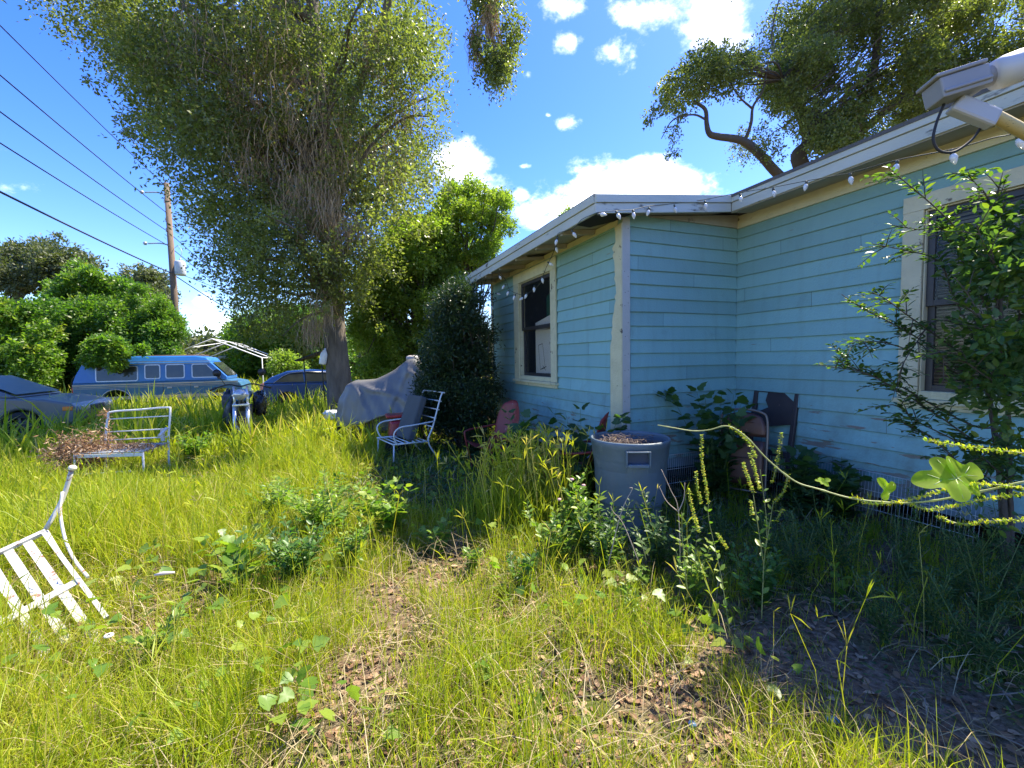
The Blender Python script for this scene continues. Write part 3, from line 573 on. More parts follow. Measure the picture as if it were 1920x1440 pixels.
mb = MB(); mb.tube(smoothpath([(px+.1, py, 6.0), (px+2.2, py+3, 5.2), (px+6, py+10, 5.6)], 8), .014, 5, cap=False); tag(mb.build('service_wire', WIRE, None), 'thin service wire leaving the transformer to the right', 'power line')
# --- carport frame of white pipe ---
PVC = mat('white_painted_pipe', (.72, .72, .70), .4, speck=(.35, .28, .2), thr=.68, sscale=5)
cb = at(400, 681, 22.); cp = thing('carport_frame', 'bare white pipe frame of a gable carport without its canopy', 'carport frame', (cb[0], cb[1], -.35), HA)
rid, eav, hwid, dep = 3.05, 2.08, 2.15, 7.5
for k in range(3):
    y = dep*k/2; m1 = MB(); m1.tube([(-hwid, y, 0), (-hwid, y, eav), (0, y, rid), (hwid, y, eav), (hwid, y, 0)], .035, 7); m1.build('gable_hoop', PVC, cp)
for x, z in ((-hwid, eav), (0, rid), (hwid, eav)):
    m1 = MB(); m1.tube([(x, .0, z), (x, dep, z)], .03, 7); m1.build('purlin', PVC, cp)
m1 = MB(); m1.tube([(-.9, 0, rid-.42), (.0, dep*.5, rid)], .02, 6); m1.tube([(.9, dep, rid-.42), (0, dep*.5, rid)], .02, 6); m1.build('brace', PVC, cp)
# --- neighbouring house glimpsed behind ---
nb = at(480, 700, 34.); nh = thing('neighbour_house', 'small pale grey green house glimpsed through the pipe carport', 'house', (nb[0], nb[1], -.4), HA)
mb = MB(); mb.b2((-2.2, 0, 0), (2.4, 6, 2.25)); mb.build('wall', mat('pale_green_wall', (.42, .46, .43), .7, col2=(.36, .40, .37), nscale=3), nh)
mb = MB(); mb.prism([(-2.5, 2.2), (2.7, 2.2), (2.5, 2.42), (-2.3, 2.42)], -.4, 6.4); mb.build('roof', mat('pale_metal_roof', (.48, .48, .46), .5), nh, bevel=.02)
mb = MB(); 
for a in ((-.3, -.02, .75, .95, .0, .85), (-.3, -.02, 1.55, .95, .0, 1.65), (-.3, -.02, .85, -.2, 0, 1.55), (.85, -.02, .85, .95, 0, 1.55), (.29, -.02, .85, .36, 0, 1.55)): mb.b2(a[:3], a[3:])
wf = mb.build('window', PVC, nh); mb = MB(); mb.b2((-.2, -.012, .85), (.85, -.002, 1.55)); mb.build('pane', mat('green_window_reflection', (.04, .12, .10), .15), wf)
# --- motorcycle facing the camera, tall grass round it ---
g = at(458, 790, 8.6); mc = thing('motorcycle', 'stripped motorcycle with bright fork tubes and black covered panniers', 'motorcycle', (g[0], g[1], float(gz(g[0], g[1]))), R(-62))
# local: +x is forward; wheel radius .31
def spoke_wheel(par, x, z, r, w, steer=0):
    e = bpy.data.objects.new('wheel', None); e.location = (x, 0, z); e.rotation_euler = (0, 0, steer); link(e, par); M = Matrix.Rotation(R(90), 3, 'X')
    t = MB(); t.lathe([(r*.74, -w*.4), (r*.88, -w*.5), (r*.98, -w*.3), (r, 0), (r*.98, w*.3), (r*.88, w*.5), (r*.74, w*.4)], n=32, M=M)
    for k in range(40): a = 2*math.pi*k/40; t.box((math.cos(a)*r, 0, math.sin(a)*r), (.012, w*.62, .022), (0, -a, .35*(-1)**k))
    t.build('tyre', RUB, e); q = MB(); q.lathe([(r*.76, -w*.3), (r*.68, -w*.2), (r*.68, w*.2), (r*.76, w*.3)], n=32, M=M); q.lathe([(0, -.06), (.045, -.06), (.045, .06), (0, .06)], n=14, M=M)
    for k in range(5): 
        a = 2*math.pi*k/5; q.tube([(math.cos(a)*.03, 0, math.sin(a)*.03), (math.cos(a+.12)*r*.7, 0, math.sin(a+.12)*r*.7)], [.02, .013], 6)
    q.build('rim', mat('gold_alloy', (.40, .32, .18), .35, metal=.8), e); q = MB(); q.lathe([(.10, w*.55), (.15, w*.55), (.15, w*.6), (.10, w*.6)], n=28, M=M); q.build('brake_disc', CHR, e)
spoke_wheel(mc, .72, .31, .31, .12, R(18)); spoke_wheel(mc, -.75, .31, .31, .16)
FORK = mat('bright_fork_aluminium', (.75, .75, .74), .22, metal=.6)
for s in (-1, 1):
    mb = MB(); mb.tube([(.72, s*.105, .27), (.64, s*.105, .55), (.56, s*.105, .80)], [.034, .036, .034], 12); mb.tube([(.56, s*.105, .80), (.44, s*.105, 1.16)], .022, 12); mb.build('fork_leg', FORK, mc)
mb = MB(); mb.b2((.47, -.14, .98), (.57, .14, 1.02)); mb.b2((.53, -.14, .80), (.62, .14, .84)); mb.build('fork_yoke', FORK, mc, bevel=.01)
mb = MB(); mb.tube(smoothpath([(.36, -.40, 1.14), (.44, -.18, 1.2), (.46, 0, 1.16), (.44, .18, 1.2), (.36, .40, 1.14)], 4), .013, 8); mb.tube([(.36, -.40, 1.14), (.30, -.50, 1.10)], .019, 8); mb.tube([(.36, .40, 1.14), (.30, .50, 1.10)], .019, 8); hbm = mb.build('handlebar', BLKP, mc)
for s in (-1, 1): 
    q = MB(); q.tube([(.42, s*.24, 1.19), (.42, s*.34, 1.38)], .007, 5); q.lathe([(0, -.02), (.06, -.015), (.07, .01), (0, .02)], (.42, s*.36, 1.42), 14, Matrix.Rotation(R(90), 3, 'Y')); q.build('mirror', BLKP, mc)
mb = MB(); mb.lathe([(0, -.10), (.07, -.09), (.10, 0), (.105, .05), (0, .06)], (.66, 0, 1.02), 18, Matrix.Rotation(R(90), 3, 'Y')); mb.build('headlight', mat('lamp_glass', (.5, .5, .5), .1, metal=.4), mc)
mb = MB(); mb.box((.12, 0, .98), (.58, .28, .22), taper=.7); mb.build('fuel_tank', mat('blue_tank_paint', (.03, .16, .42), .3, coat=.5), mc, bevel=.06, seg=3)
mb = MB(); mb.box((0.05, 0, .58), (.50, .30, .38)); mb.box((.2, 0, .75), (.25, .22, .2), (0, .5, 0)); mb.tube([(.45, 0, .95), (.3, .12, .5), (-.2, .14, .35), (-.75, .1, .31)], .024, 8); mb.tube([(.45, 0, .95), (.3, -.12, .5), (-.2, -.14, .35), (-.75, -.1, .31)], .024, 8); mb.build('engine', mat('dirty_engine_metal', (.12, .12, .12), .5, metal=.7, bump=.5, bscale=20), mc, bevel=.03)
mb = MB(); mb.box((-.45, 0, .94), (.75, .26, .12)); mb.build('seat', BLKP, mc, bevel=.05)
def crumple(mb, c, d, seed, n=10, amp=.05):
    """a bag with creased skin"""
    rs = random.Random(seed); ph = [rs.random()*6 for _ in range(6)]; vs = []
    for i in range(n+1):
        th = math.pi*i/n
        for k in range(2*n):
            q = math.pi*k/n; v = Vector((math.sin(th)*math.cos(q), math.sin(th)*math.sin(q), math.cos(th))); v = Vector([math.copysign(abs(a)**.6, a) for a in v])
            r = 1+amp*(math.sin(5*q+3*th+ph[0])+math.sin(9*th+4*q+ph[1])+.7*math.sin(13*q-5*th+ph[2])+rs.uniform(-.5, .5)); vs.append(Vector(c)+Vector((v.x*d[0]/2, v.y*d[1]/2, v.z*d[2]/2))*r)
    N_ = 2*n; mb.add(vs, [(i*N_+k, i*N_+(k+1) % N_, (i+1)*N_+(k+1) % N_, (i+1)*N_+k) for i in range(n) for k in range(N_)], True)
BAG = mat('black_glossy_plastic_sheet', (.025, .025, .028), .22, bump=.8, bscale=9); GBAG = mat('grey_tarp_plastic', (.09, .095, .10), .35, bump=.5, bscale=7)
mb = MB(); crumple(mb, (-.45, .27, .76), (.75, .24, .46), 4, 14, .10); mb.build('pannier_cover', BAG, mc); mb = MB(); crumple(mb, (-.25, -.25, .70), (.75, .20, .66), 7, 14, .11); mb.build('pannier_cover', GBAG, mc)
# --- covered motorcycle ---
g = at(712, 760, 7.9); cv = thing('covered_motorcycle', 'touring motorcycle under a draped grey cover beside the dark shrub', 'motorcycle', (g[0]+.06, g[1], float(gz(g[0], g[1]))), R(4)); cv.scale = (.97, 1, 1)
COV = mat('grey_silver_cover_fabric', (.155, .15, .14), .42, col2=(.12, .118, .112), nscale=2.2, bump=.35, bscale=7, spec=.6)
def cover_mesh():
    """draped sheet: rows along the bike (x), each row a section from near hem over the top to the far hem"""
    xs = np.linspace(-.84, 1.20, 60); key = [(-.84, .72), (-.76, .96), (-.62, 1.16), (-.48, 1.23), (-.25, 1.24), (-.1, 1.25), (.08, 1.33), (.24, 1.41), (.38, 1.50), (.50, 1.60), (.62, 1.62), (.80, 1.54), (1.0, 1.30), (1.2, .9)]
    hem = [(-.84, .42), (-.6, .40), (-.45, .46), (-.2, .52), (.1, .60), (.4, .64), (.7, .6), (1.2, .4)]
    wd = [(-.84, .10), (-.7, .24), (-.4, .34), (0, .36), (.4, .44), (.6, .52), (.9, .46), (1.2, .12)]
    tw = [(-.84, .05), (-.5, .17), (0, .12), (.35, .13), (.5, .20), (.75, .22), (1.0, .14), (1.2, .04)]
    f = lambda K, x: float(np.interp(x, [k[0] for k in K], [k[1] for k in K])); rs = random.Random(8); vs = []; n = 26
    for i, x in enumerate(xs):
        zt, zh, w, t = f(key, x), f(hem, x), f(wd, x), f(tw, x)
        for j in range(2*n+1):
            s = (j-n)/n; a = abs(s); sg = -1 if s < 0 else 1
            if a < .22: y = sg*t*(a/.22); z = zt-.02*(a/.22)**2
            else:
                q = (a-.22)/.78; y = sg*(t+(w-t)*q**.8); z = zt-.02-(zt-zh-.02)*q
                fold = .012*math.sin(x*9+q*3.0+sg)+.008*math.sin(x*23-q*8+2)+.004*math.sin(x*53+q*11); y += sg*fold*min(1, q*2.2)
                # long creases falling from the seat hump and from the windshield peak
                for (cx, sl, am, ww) in ((-.52, .25, .045, .05), (-.48, -.35, .04, .04), (-.45, -1.3, .05, .06), (.60, -.9, .05, .06), (.60, .5, .04, .05), (.1, -1.9, .04, .08)):
                    dd = x-(cx-sl*q); y += sg*am*math.exp(-(dd/ww)**2)*min(1, q*4)*(1-q*.5)
                z += .02*math.sin(x*9+1)*q-.05*math.sin(math.pi*min(1, q))*0
            vs.append((x+.01*math.sin(z*20), y, z))
    m_ = 2*n+1; mb = MB(); mb.add(vs, [(i*m_+j, (i+1)*m_+j, (i+1)*m_+j+1, i*m_+j+1) for i in range(len(xs)-1) for j in range(m_-1)], True)
    return mb
o = cover_mesh().build('cover', COV, cv); md = o.modifiers.new('thick', 'SOLIDIFY'); md.thickness = .004
mb = MB(); crumple(mb, (.58, -.03, 1.61), (.22, .28, .10), 12, 9, .07); mb.build('cover_top_knot', mat('pale_crumpled_cover_top', (.36, .34, .33), .5, speck=(.45, .25, .22), thr=.6, bump=.4, bscale=14), cv)
spoke_wheel(cv, -.55, .31, .31, .15); spoke_wheel(cv, .95, .31, .31, .12)
mb = MB(); mb.box((.1, 0, .45), (.9, .3, .35)); mb.build('engine', mat('dirty_engine_metal', (.1, .1, .1), .5), cv, bevel=.04)
# ---------------- yard objects ----------------
WHM = mat('peeling_white_metal', (.52, .51, .46), .45, speck=(.26, .13, .07), thr=.58, thr_w=.05, sscale=11)
WHT = mat('white_tube_paint', (.66, .66, .62), .4, speck=(.28, .18, .12), thr=.69, sscale=20)
REDM = mat('flaking_red_metal', (.20, .025, .02), .5, speck=(.30, .25, .23), thr=.64, thr_w=.05, sscale=12)
def T(mb, pts, r, n=8, k=4): mb.tube(smoothpath(pts, k) if len(pts) > 2 else pts, r, n); return mb
# --- grey bin ---
bin_ = thing('trash_bin', 'big round grey plastic trash bin full of dry brown twigs', 'trash bin', (.99, 3.66, 0), R(-4))
BINM = mat('scuffed_grey_plastic', (.135, .175, .21), .42, col2=(.095, .13, .15), nscale=4, speck=(.24, .27, .27), thr=.62, thr_w=.12, sscale=5, bump=.15, bscale=30)
def rb(z): return .235+.075*(z/.80)
NS = 96; rows = [(0, 0, 0)]; V = []; zs = [0, .0, .05, .3, .5, .52, .535, .64, .66, .675, .755, .76, .80, .812, .818, .812]
rr = [0, .225, .238, rb(.3), rb(.5), rb(.52), rb(.535)+.008, rb(.64)+.008, rb(.66)+.010, rb(.675)+.014, rb(.755)+.012, .322, .328, .326, .318, .308]
mb = MB(); vs = []
for i, (z, r) in enumerate(zip(zs, rr)):
    for k in range(NS):
        a = 2*math.pi*k/NS; q = r
        # flat recessed panel under each handle, no hoops there
        for c in (-math.pi/2, math.pi/2):
            d = abs((a-c+math.pi) % (2*math.pi)-math.pi)
            if d < .26 and .05 < z < .757: q = rb(z)-.004
        vs.append((q*math.cos(a), q*math.sin(a), z))
inner = [(.306, .80), (.298, .6), (.285, .3)]
for r, z in inner:
    for k in range(NS): a = 2*math.pi*k/NS; vs.append((r*math.cos(a), r*math.sin(a), z))
n_ = len(vs)//NS; mb.add(vs, [(i*NS+k, i*NS+(k+1) % NS, (i+1)*NS+(k+1) % NS, (i+1)*NS+k) for i in range(n_-1) for k in range(NS)], True); mb.build('body', BINM, bin_, recalc=False)
for s in (-1, 1):
    mb = MB(); y = -s*.335
    mb.b2((-.094, -s*.300, .635), (-.082, -s*.352, .762)); mb.b2((.082, -s*.300, .635), (.094, -s*.352, .762)); mb.b2((-.0815, -s*.298, .635), (.0815, -s*.354, .662)); mb.b2((-.0815, -s*.30, .750), (.0815, -s*.350, .762)); mb.build('handle', BINM, bin_, bevel=.005)
    mb = MB(); mb.b2((-.081, -s*.302, .6625), (.081, -s*.3065, .7495)); mb.build('handle_recess', mat('recess_shade_plastic', (.035, .05, .085), .5), bin_)  # darker colour stands in for the shade inside the hollow handle
mb = MB(); mb.lathe([(0, .745), (.15, .75), (.28, .735), (.291, .70)], n=30); mb.build('fill', mat('brown_dead_leaves', (.07, .045, .035), .95, col2=(.13, .09, .07), nscale=20, bump=1, bscale=30), bin_)
rs = random.Random(41); mb = MB()
for i in range(220):
    a = rs.random()*6.28; r = .27*math.sqrt(rs.random())*(.8 if rs.random() < .7 else 1); b = rs.random()*6.28; l = rs.uniform(.04, .14); z = .752+rs.uniform(0, .045)
    x, y = r*math.cos(a)-.03, r*math.sin(a); e = (x+l*math.cos(b), y+l*math.sin(b)); 
    if e[0]**2+e[1]**2 > .085: continue
    mb.tube([(x, y, z), ((x+e[0])/2, (y+e[1])/2, z+rs.uniform(.0, .03)), (e[0], e[1], z+rs.uniform(-.01, .03))], .0022, 4)
tw_ = mb.build('dry_twigs', mat('dry_brown_twig', (.16, .11, .08), .9, col2=(.26, .20, .15), nscale=8), None, loc=(.99, 3.66, 0)); tag(tw_, 'tangle of dry brown twigs heaped in the grey bin', 'twigs', kind='stuff')
# --- brown folding chair leaning in the wall corner (built folded: x width, z up) ---
BRN = mat('rusty_brown_steel', (.15, .065, .045), .38, metal=.3, col2=(.10, .05, .035), nscale=5, speck=(.26, .17, .12), thr=.66, sscale=12)
BRT = mat('worn_bronze_tube', (.26, .20, .16), .4, metal=.5)
fc = thing('folding_chair', 'rusty brown folded metal chair leaning in the wall corner', 'folding chair', rot=(R(-9), 0, HA+R(-90)+R(30)), loc=at(1388, 905, 4.30)*np.array([1, 1, 0])+np.array([0, 0, .02]))
mb = MB(); w2 = .215
T(mb, [(-w2, 0, 0), (-w2, 0, .45), (-w2+.005, 0, .82), (-w2+.06, 0, .905), (0, 0, .93), (w2-.06, 0, .905), (w2-.005, 0, .82), (w2, 0, .45), (w2, 0, 0)], .0125, 9, 5); T(mb, [(-w2+.02, .04, .0), (-w2+.02, .03, .62)], .011, 8); T(mb, [(w2-.02, .04, .0), (w2-.02, .03, .62)], .011, 8); T(mb, [(-w2, 0, .12), (w2, 0, .12)], .009, 7); mb.build('frame', BRT, fc)
def panel(z0, z1, w, name, y=0, curve=.02, top=0):
    mb = MB(); n = 10; vs = []
    for j in range(7):
        f = j/6; z = z0+(z1-z0)*f; ww = w*(1-.22*top*max(0, f-.4)**1.4/.46)
        for i in range(n+1):
            s = i/n*2-1; vs.append((s*ww, y-curve*(1-s*s)*(-1)-.006*math.sin(f*math.pi), z+(top*.045*(1-s*s) if f > .5 else 0)))
    mb.add(vs, [(j*(n+1)+i, j*(n+1)+i+1, (j+1)*(n+1)+i+1, (j+1)*(n+1)+i) for j in range(6) for i in range(n)], True); o = mb.build(name, BRN, fc); m = o.modifiers.new('t', 'SOLIDIFY'); m.thickness = .006; return o
panel(.66, .86, .205, 'backrest', 0, .012, 1.0); panel(.18, .62, .195, 'seat', -.012, .012)
mb = MB(); mb.tube([(-.12, -.03, .44), (.1, -.03, .44)], .006, 6); mb.tube([(-.10, -.015, .80), (.09, -.015, .80)], .004, 6); mb.build('pressed_rib', BRN, fc)
# --- dark chair back leaning against the right wall behind it ---
DW = mat('near_black_wood', (.022, .016, .018), .5, col2=(.05, .035, .035), nscale=6, speck=(.12, .08, .07), thr=.67, sscale=9)
dk = thing('dark_chair_frame', 'dark wooden chair frame leaning on the wall behind the brown folding chair', 'chair', rot=(R(-10), 0, HA+R(-90)+R(2)), loc=at(1420, 900, 4.35)*np.array([1, 1, 0])+np.array([.10, .08, .02]))
for s in (-1, 1): mb = MB(); mb.b2((s*.22-.022, -.02, 0), (s*.22+.022, .02, 1.13)); mb.build('stile', DW, dk, bevel=.006)
mb = MB(); pl = [(-.197, .70), (.197, .78), (.197, 1.12), (-.08, 1.12), (-.10, 1.0), (-.06, .93), (-.197, .86)]; mb.prism(pl, -.012, .012); mb.b2((-.197, -.016, 1.085), (-.0805, .016, 1.13)); mb.build('back_panel', DW, dk)
mb = MB(); mb.b2((-.197, -.016, .44), (.197, .016, .50)); mb.b2((-.197, -.4, .42), (.197, -.02, .46)) if False else None; mb.build('cross_rail', DW, dk, bevel=.005)
# --- wire panels against the crawl space ---
WIR = mat('galvanised_white_wire', (.48, .50, .50), .4, metal=.3)
def wire_panel(label, u, v, w, h, rz, z0=.02, dense=.026, tilt=0, rails=(0, .33, .66, 1)):
    p = loc_h(u, v); t = thing('wire_panel', label, 'wire panel', (p[0], p[1], z0), group='wire panels along the crawl space', rot=(tilt, 0, HA+rz)); mb = MB(); n = int(w/dense)
    for i in range(n+1): mb.tube([(i*dense, 0, 0), (i*dense, 0, h)], .0016, 4)
    mb.build('upright_wires', WIR, t, recalc=False)['kind'] = 'stuff'
    for f in rails: q = MB(); q.tube([(0, -.003, h*f), (n*dense, -.003, h*f)], .0028, 5); q.build('rail', WIR, t)
    return t
def loc_h(u, v): return P0+HU*u+HV*v
wire_panel('long wire crate panel leaning along the foot of the right wall', 1.46, -.45, 1.65, .46, R(-90), tilt=R(-6))
wire_panel('short wire crate panel between the grey bin and the brown folding chair', .42, -.12, .95, .44, 0, tilt=R(-5))
mb = MB(); wr2 = loc_h(.55, -.14)
# --- red metal lawn chairs ---
def shell_chair(label, loc, rz, s=1.0):
    t = thing('metal_lawn_chair', label, 'lawn chair', loc, rz, 'old red metal lawn chairs')
    mb = MB(); n = 12; vs = []    # back: curved shell, width x, leaning towards +y at the top
    for j in range(9):
        f = j/8; z = .40+.48*f; wd = .24*(1-.35*max(0, f-.6)**2/.16*.9)
        for i in range(n+1): q = i/n*2-1; vs.append((q*wd, .16+.14*f-.06*(1-q*q)*(-1)-.06, z+(.06*(1-q*q) if f > .8 else 0)))
    mb.add(vs, [(j*(n+1)+i, j*(n+1)+i+1, (j+1)*(n+1)+i+1, (j+1)*(n+1)+i) for j in range(8) for i in range(n)], True); o = mb.build('backrest', REDM, t); m = o.modifiers.new('t', 'SOLIDIFY'); m.thickness = .005
    mb = MB(); vs = []
    for j in range(7):
        f = j/6; y = .12-.42*f
        for i in range(n+1): q = i/n*2-1; vs.append((q*.24, y, .36+.05*q*q+.03*f-.05*math.sin(f*math.pi)))
    mb.add(vs, [(j*(n+1)+i, j*(n+1)+i+1, (j+1)*(n+1)+i+1, (j+1)*(n+1)+i) for j in range(6) for i in range(n)], True); o = mb.build('seat', REDM, t); m = o.modifiers.new('t', 'SOLIDIFY'); m.thickness = .005
    for s in (-1, 1): q = MB(); T(q, [(s*.26, .22, .60), (s*.30, .0, .58), (s*.30, -.26, .56), (s*.29, -.30, .48), (s*.27, -.22, .1), (s*.26, -.26, .015), (s*.26, .30, .015)], .013, 8, 4); q.build('arm_tube', REDM, t)
    q = MB(); T(q, [(-.26, .30, .015), (.26, .30, .015)], .013, 8); q.build('cross_tube', REDM, t); q = MB(); T(q, [(-.26, -.1, .33), (.26, -.1, .33)], .012, 8); q.build('cross_tube', REDM, t); return t
c1 = at(932, 860, 5.6); shell_chair('red shell backed lawn chair against the wall under the left window', (c1[0], c1[1], 0), HA+R(-75))
c2_ = at(1085, 900, 4.25); shell_chair('flaking red lawn chair turned sideways between the tall grass and the grey bin', (c2_[0], c2_[1], .03), HA+R(-130))
# --- cushioned patio chair ---
g = at(760, 860, 6.3); pc = thing('patio_chair', 'white tube patio chair holding an upright grey cushion near the covered motorcycle', 'patio chair', (g[0], g[1], float(gz(g[0], g[1]))), R(-55))
w2 = .33
for s in (-1, 1):
    mb = MB(); T(mb, [(s*w2, .50, 1.02), (s*w2, .44, .98), (s*w2, .30, .55), (s*w2, .22, .34), (s*w2, .36, .10), (s*w2, .52, 0)], .012, 8); mb.build('back_leg', WHT, pc)
    mb = MB(); T(mb, [(s*w2, .33, .62), (s*(w2+.03), .0, .60), (s*(w2+.03), -.20, .585), (s*(w2+.03), -.28, .52), (s*(w2+.01), -.27, .42), (s*w2, -.22, .34)], .011, 8); mb.build('arm', WHT, pc)
    mb = MB(); T(mb, [(s*w2, .22, .34), (s*w2, -.30, .36)], .012, 8); T(mb, [(s*w2, -.28, .36), (s*w2, -.30, .0)], .011, 8); mb.build('seat_rail', WHT, pc)
for z, y in ((1.02, .50), (.90, .44), (.78, .40), (.66, .35), (.54, .30)): mb = MB(); T(mb, [(-w2, y, z), (w2, y, z)], .009, 7); mb.build('back_rail', WHT, pc)
for y in np.linspace(-.28, .20, 7): mb = MB(); T(mb, [(-w2, float(y), .352-.02*(y+.3)), (w2, float(y), .352-.02*(y+.3))], .009, 7); mb.build('seat_slat', WHT, pc)
Mc = Matrix.Rotation(R(-20), 3, 'X')
mb = MB(); mb.box((0, 0, 0), (.50, .11, .66)); cu = mb.build('seat_cushion', mat('grey_outdoor_fabric', (.085, .095, .10), .9, col2=(.065, .072, .078), nscale=3, bump=.4, bscale=90), None, bevel=.03, seg=3)
tag(cu, 'thick dark grey cushion standing on the white patio chair', 'cushion'); cu.matrix_world = pc.matrix_world; 
cu.location = Vector(pc.location)+Matrix.Rotation(R(-55), 3, 'Z') @ Vector((-.05, .13, .66)); cu.rotation_euler = (Matrix.Rotation(R(-55), 3, 'Z') @ Mc).to_euler()
# --- red engine thing behind the chair ---
g = at(752, 800, 6.9); rm = thing('red_mower', 'small red engine unit half hidden behind the grey cushion', 'mower', (g[0], g[1], 0), R(20))
RP = mat('red_enamel', (.35, .02, .02), .3, speck=(.08, .03, .02), thr=.62, sscale=12)
mb = MB(); mb.box((0, 0, .42), (.42, .32, .26), taper=.8); mb.build('housing', RP, rm, bevel=.04); mb = MB(); mb.box((.02, 0, .62), (.5, .3, .05)); mb.build('top_cover', RP, rm, bevel=.015)
mb = MB(); mb.lathe([(.03, -.04), (.16, -.04), (.17, 0), (.16, .04), (.03, .04)], (-.1, -.22, .17), 20, Matrix.Rotation(R(90), 3, 'X')); mb.build('wheel', RUB, rm); mb = MB(); T(mb, [(.2, -.12, .5), (.4, -.12, .85), (.42, .12, .85), (.2, .12, .5)], .012, 7); mb.build('handle', BLKP, rm)
# --- glider bench with dead vines ---
g = at(238, 888, 5.6); gb = thing('glider_bench', 'white metal garden bench smothered in dry brown vines on the lawn', 'bench', (g[0], g[1], .0), R(4))
LL_ = .40
mb = MB(); T(mb, [(-LL_, .18, .0), (-LL_, .20, .45), (-LL_, .27, .80), (-LL_+.05, .28, .865), (0, .28, .885), (LL_-.05, .28, .905), (LL_, .27, .85), (LL_, .20, .45), (LL_, .18, 0)], .013, 8, 4); mb.build('back_frame', WHT, gb)
for z, y in ((.78, .265), (.61, .24), (.50, .225)): mb = MB(); T(mb, [(-LL_, y, z-.012), (LL_, y, z+.012)], .008, 7); mb.build('back_rail', WHT, gb)
for s in (-1, 1): mb = MB(); mb.tube([(s*LL_, -.25, .40), (s*LL_, -.26, .0)], .012, 8); mb.build('leg', WHT, gb)
mb = MB(); mb.box((LL_-.06, .19, .55), (.035, .03, .17)); mb.box((LL_+.01, .1, .60), (.035, .17, .02), (.5, 0, 0)); mb.build('bracket', WHM, gb)
for i in range(7):
    y = -.24+i*.065; mb = MB(); mb.b2((-LL_, y, .405+.004*i), (LL_, y+.042, .417+.004*i)); mb.build('seat_slat', mat('grey_weathered_slat', (.42, .43, .42), .6, speck=(.16, .12, .09), thr=.58, sscale=8), gb)
mb = MB(); mb.b2((-LL_, -.27, .36), (LL_, -.255, .40)); T(mb, [(-LL_-.02, -.30, .16), (LL_-.1, -.30, .18)], .012, 7); mb.build('front_rail', WHT, gb)
# dead vines heaped over its left end
n = 3800; q = RNG.normal(size=(n, 3)); P = np.array([g[0]-.45, g[1]-.12, .38])+q*np.array([.16, .14, .12]); k2 = 900; P2 = np.stack([RNG.uniform(g[0]-.4, g[0]+.45, k2), g[1]+RNG.normal(size=k2)*.1-.05, .44+RNG.normal(size=k2)*.02], -1); P3 = np.stack([g[0]-.45+RNG.normal(size=260)*.03, g[1]+.24+RNG.normal(size=260)*.03, RNG.uniform(.45, .9, 260)], -1)
P = np.concatenate([P, P2, P3]); P[:, 2] = np.maximum(P[:, 2], .02); D = RNG.normal(size=(len(P), 3)); Nn = RNG.normal(size=(len(P), 3))
DV = leafmat('dead_vine_leaf', [(.13, .07, .035), (.30, .17, .08), (.46, .28, .14), (.55, .42, .28)], trans=.2, rough=.8, tcol=(1.2, .9, .6))
tag(leaves('dead_vines', P, D, Nn, RNG.uniform(.02, .07, len(P)), DV, None, 'nar'), kind='stuff', label='heap of dead orange brown vines over the left end of the white bench', cat='dead vines')
mb = MB(); rs = random.Random(5)
for i in range(90):
    c = Vector((g[0]-.42+rs.gauss(0, .2), g[1]-.1+rs.gauss(0, .14), .40+rs.gauss(0, .09))); a = rs.random()*6.28; l = rs.uniform(.1, .35); T(mb, [c, c+Vector((math.cos(a)*l*.5, math.sin(a)*l*.4, rs.uniform(.02, .1))), c+Vector((math.cos(a+.5)*l, math.sin(a+.5)*l*.6, rs.uniform(-.1, .02)))], .003, 4, 3)
tag(mb.build('dead_vine_stems', mat('dead_vine_stem', (.30, .17, .09), .9), None), kind='stuff', label='curling dead vine stems tangled on the white bench', cat='dead vines')
# --- overturned slatted chair, left foreground ---
sc = thing('slatted_chair', 'overturned white slatted metal chair with a foot capped leg sticking up in the left foreground', 'chair', (0, 0, 0))
A = Vector(at(86, 996, 2.75)); Bp = Vector(at(207, 1158, 2.36)); Dp = Vector(at(-30, 1064, 2.50)); e1 = (Bp-A); Ls_ = e1.length; e1 = e1.normalized(); e2 = (Dp-A); e2 = (e2-e1*e2.dot(e1)).normalized(); e3 = e1.cross(e2).normalized()
if e3.z < 0: e3 = -e3
Rm = Matrix((e1, e2, e3)).transposed()
def slat(s0, s1, c, wd, nm, dz=0, along=0, th=.004, bend=0):
    mb = MB(); n = 8; vs = []
    for i in range(n+1):
        f = i/n; s = s0+(s1-s0)*f; z = dz-bend*max(0, f-.7)**2*4
        for (w_, h_) in ((-wd/2, 0), (wd/2, 0), (wd/2, th), (-wd/2, th)):
            p = A+(e1*s+e2*(c+w_) if along == 0 else e1*(c+w_)+e2*s)+e3*(z+h_); vs.append(p)
    mb.add(vs, [(4*i+k, 4*i+(k+1) % 4, 4*i+4+(k+1) % 4, 4*i+4+k) for i in range(n) for k in range(4)]+[(0, 1, 2, 3), (4*n, 4*n+1, 4*n+2, 4*n+3)]); mb.build(nm, WHM, sc)
slat(0, Ls_, .012, .022, 'side_rail', 0, 0, .022)
for i in range(8): slat(.01, Ls_*(1.10+.05*math.sin(i*2.1)), .092+i*.084, .042, 'slat', .002, 0, .004, .06)
slat(0, .78, .012, .028, 'end_rail', .0, 1, .022); slat(0, .80, Ls_*.60, .046, 'cross_rail', .009, 1, .006)
f0, f1 = Vector(at(86, 992, 2.76)), Vector(at(135, 880, 2.86)); mb = MB(); T(mb, [f0, f0.lerp(f1, .5)+Vector((.0, .02, -.01)), f1], [.013]*9, 10); mb.build('leg', WHM, sc)
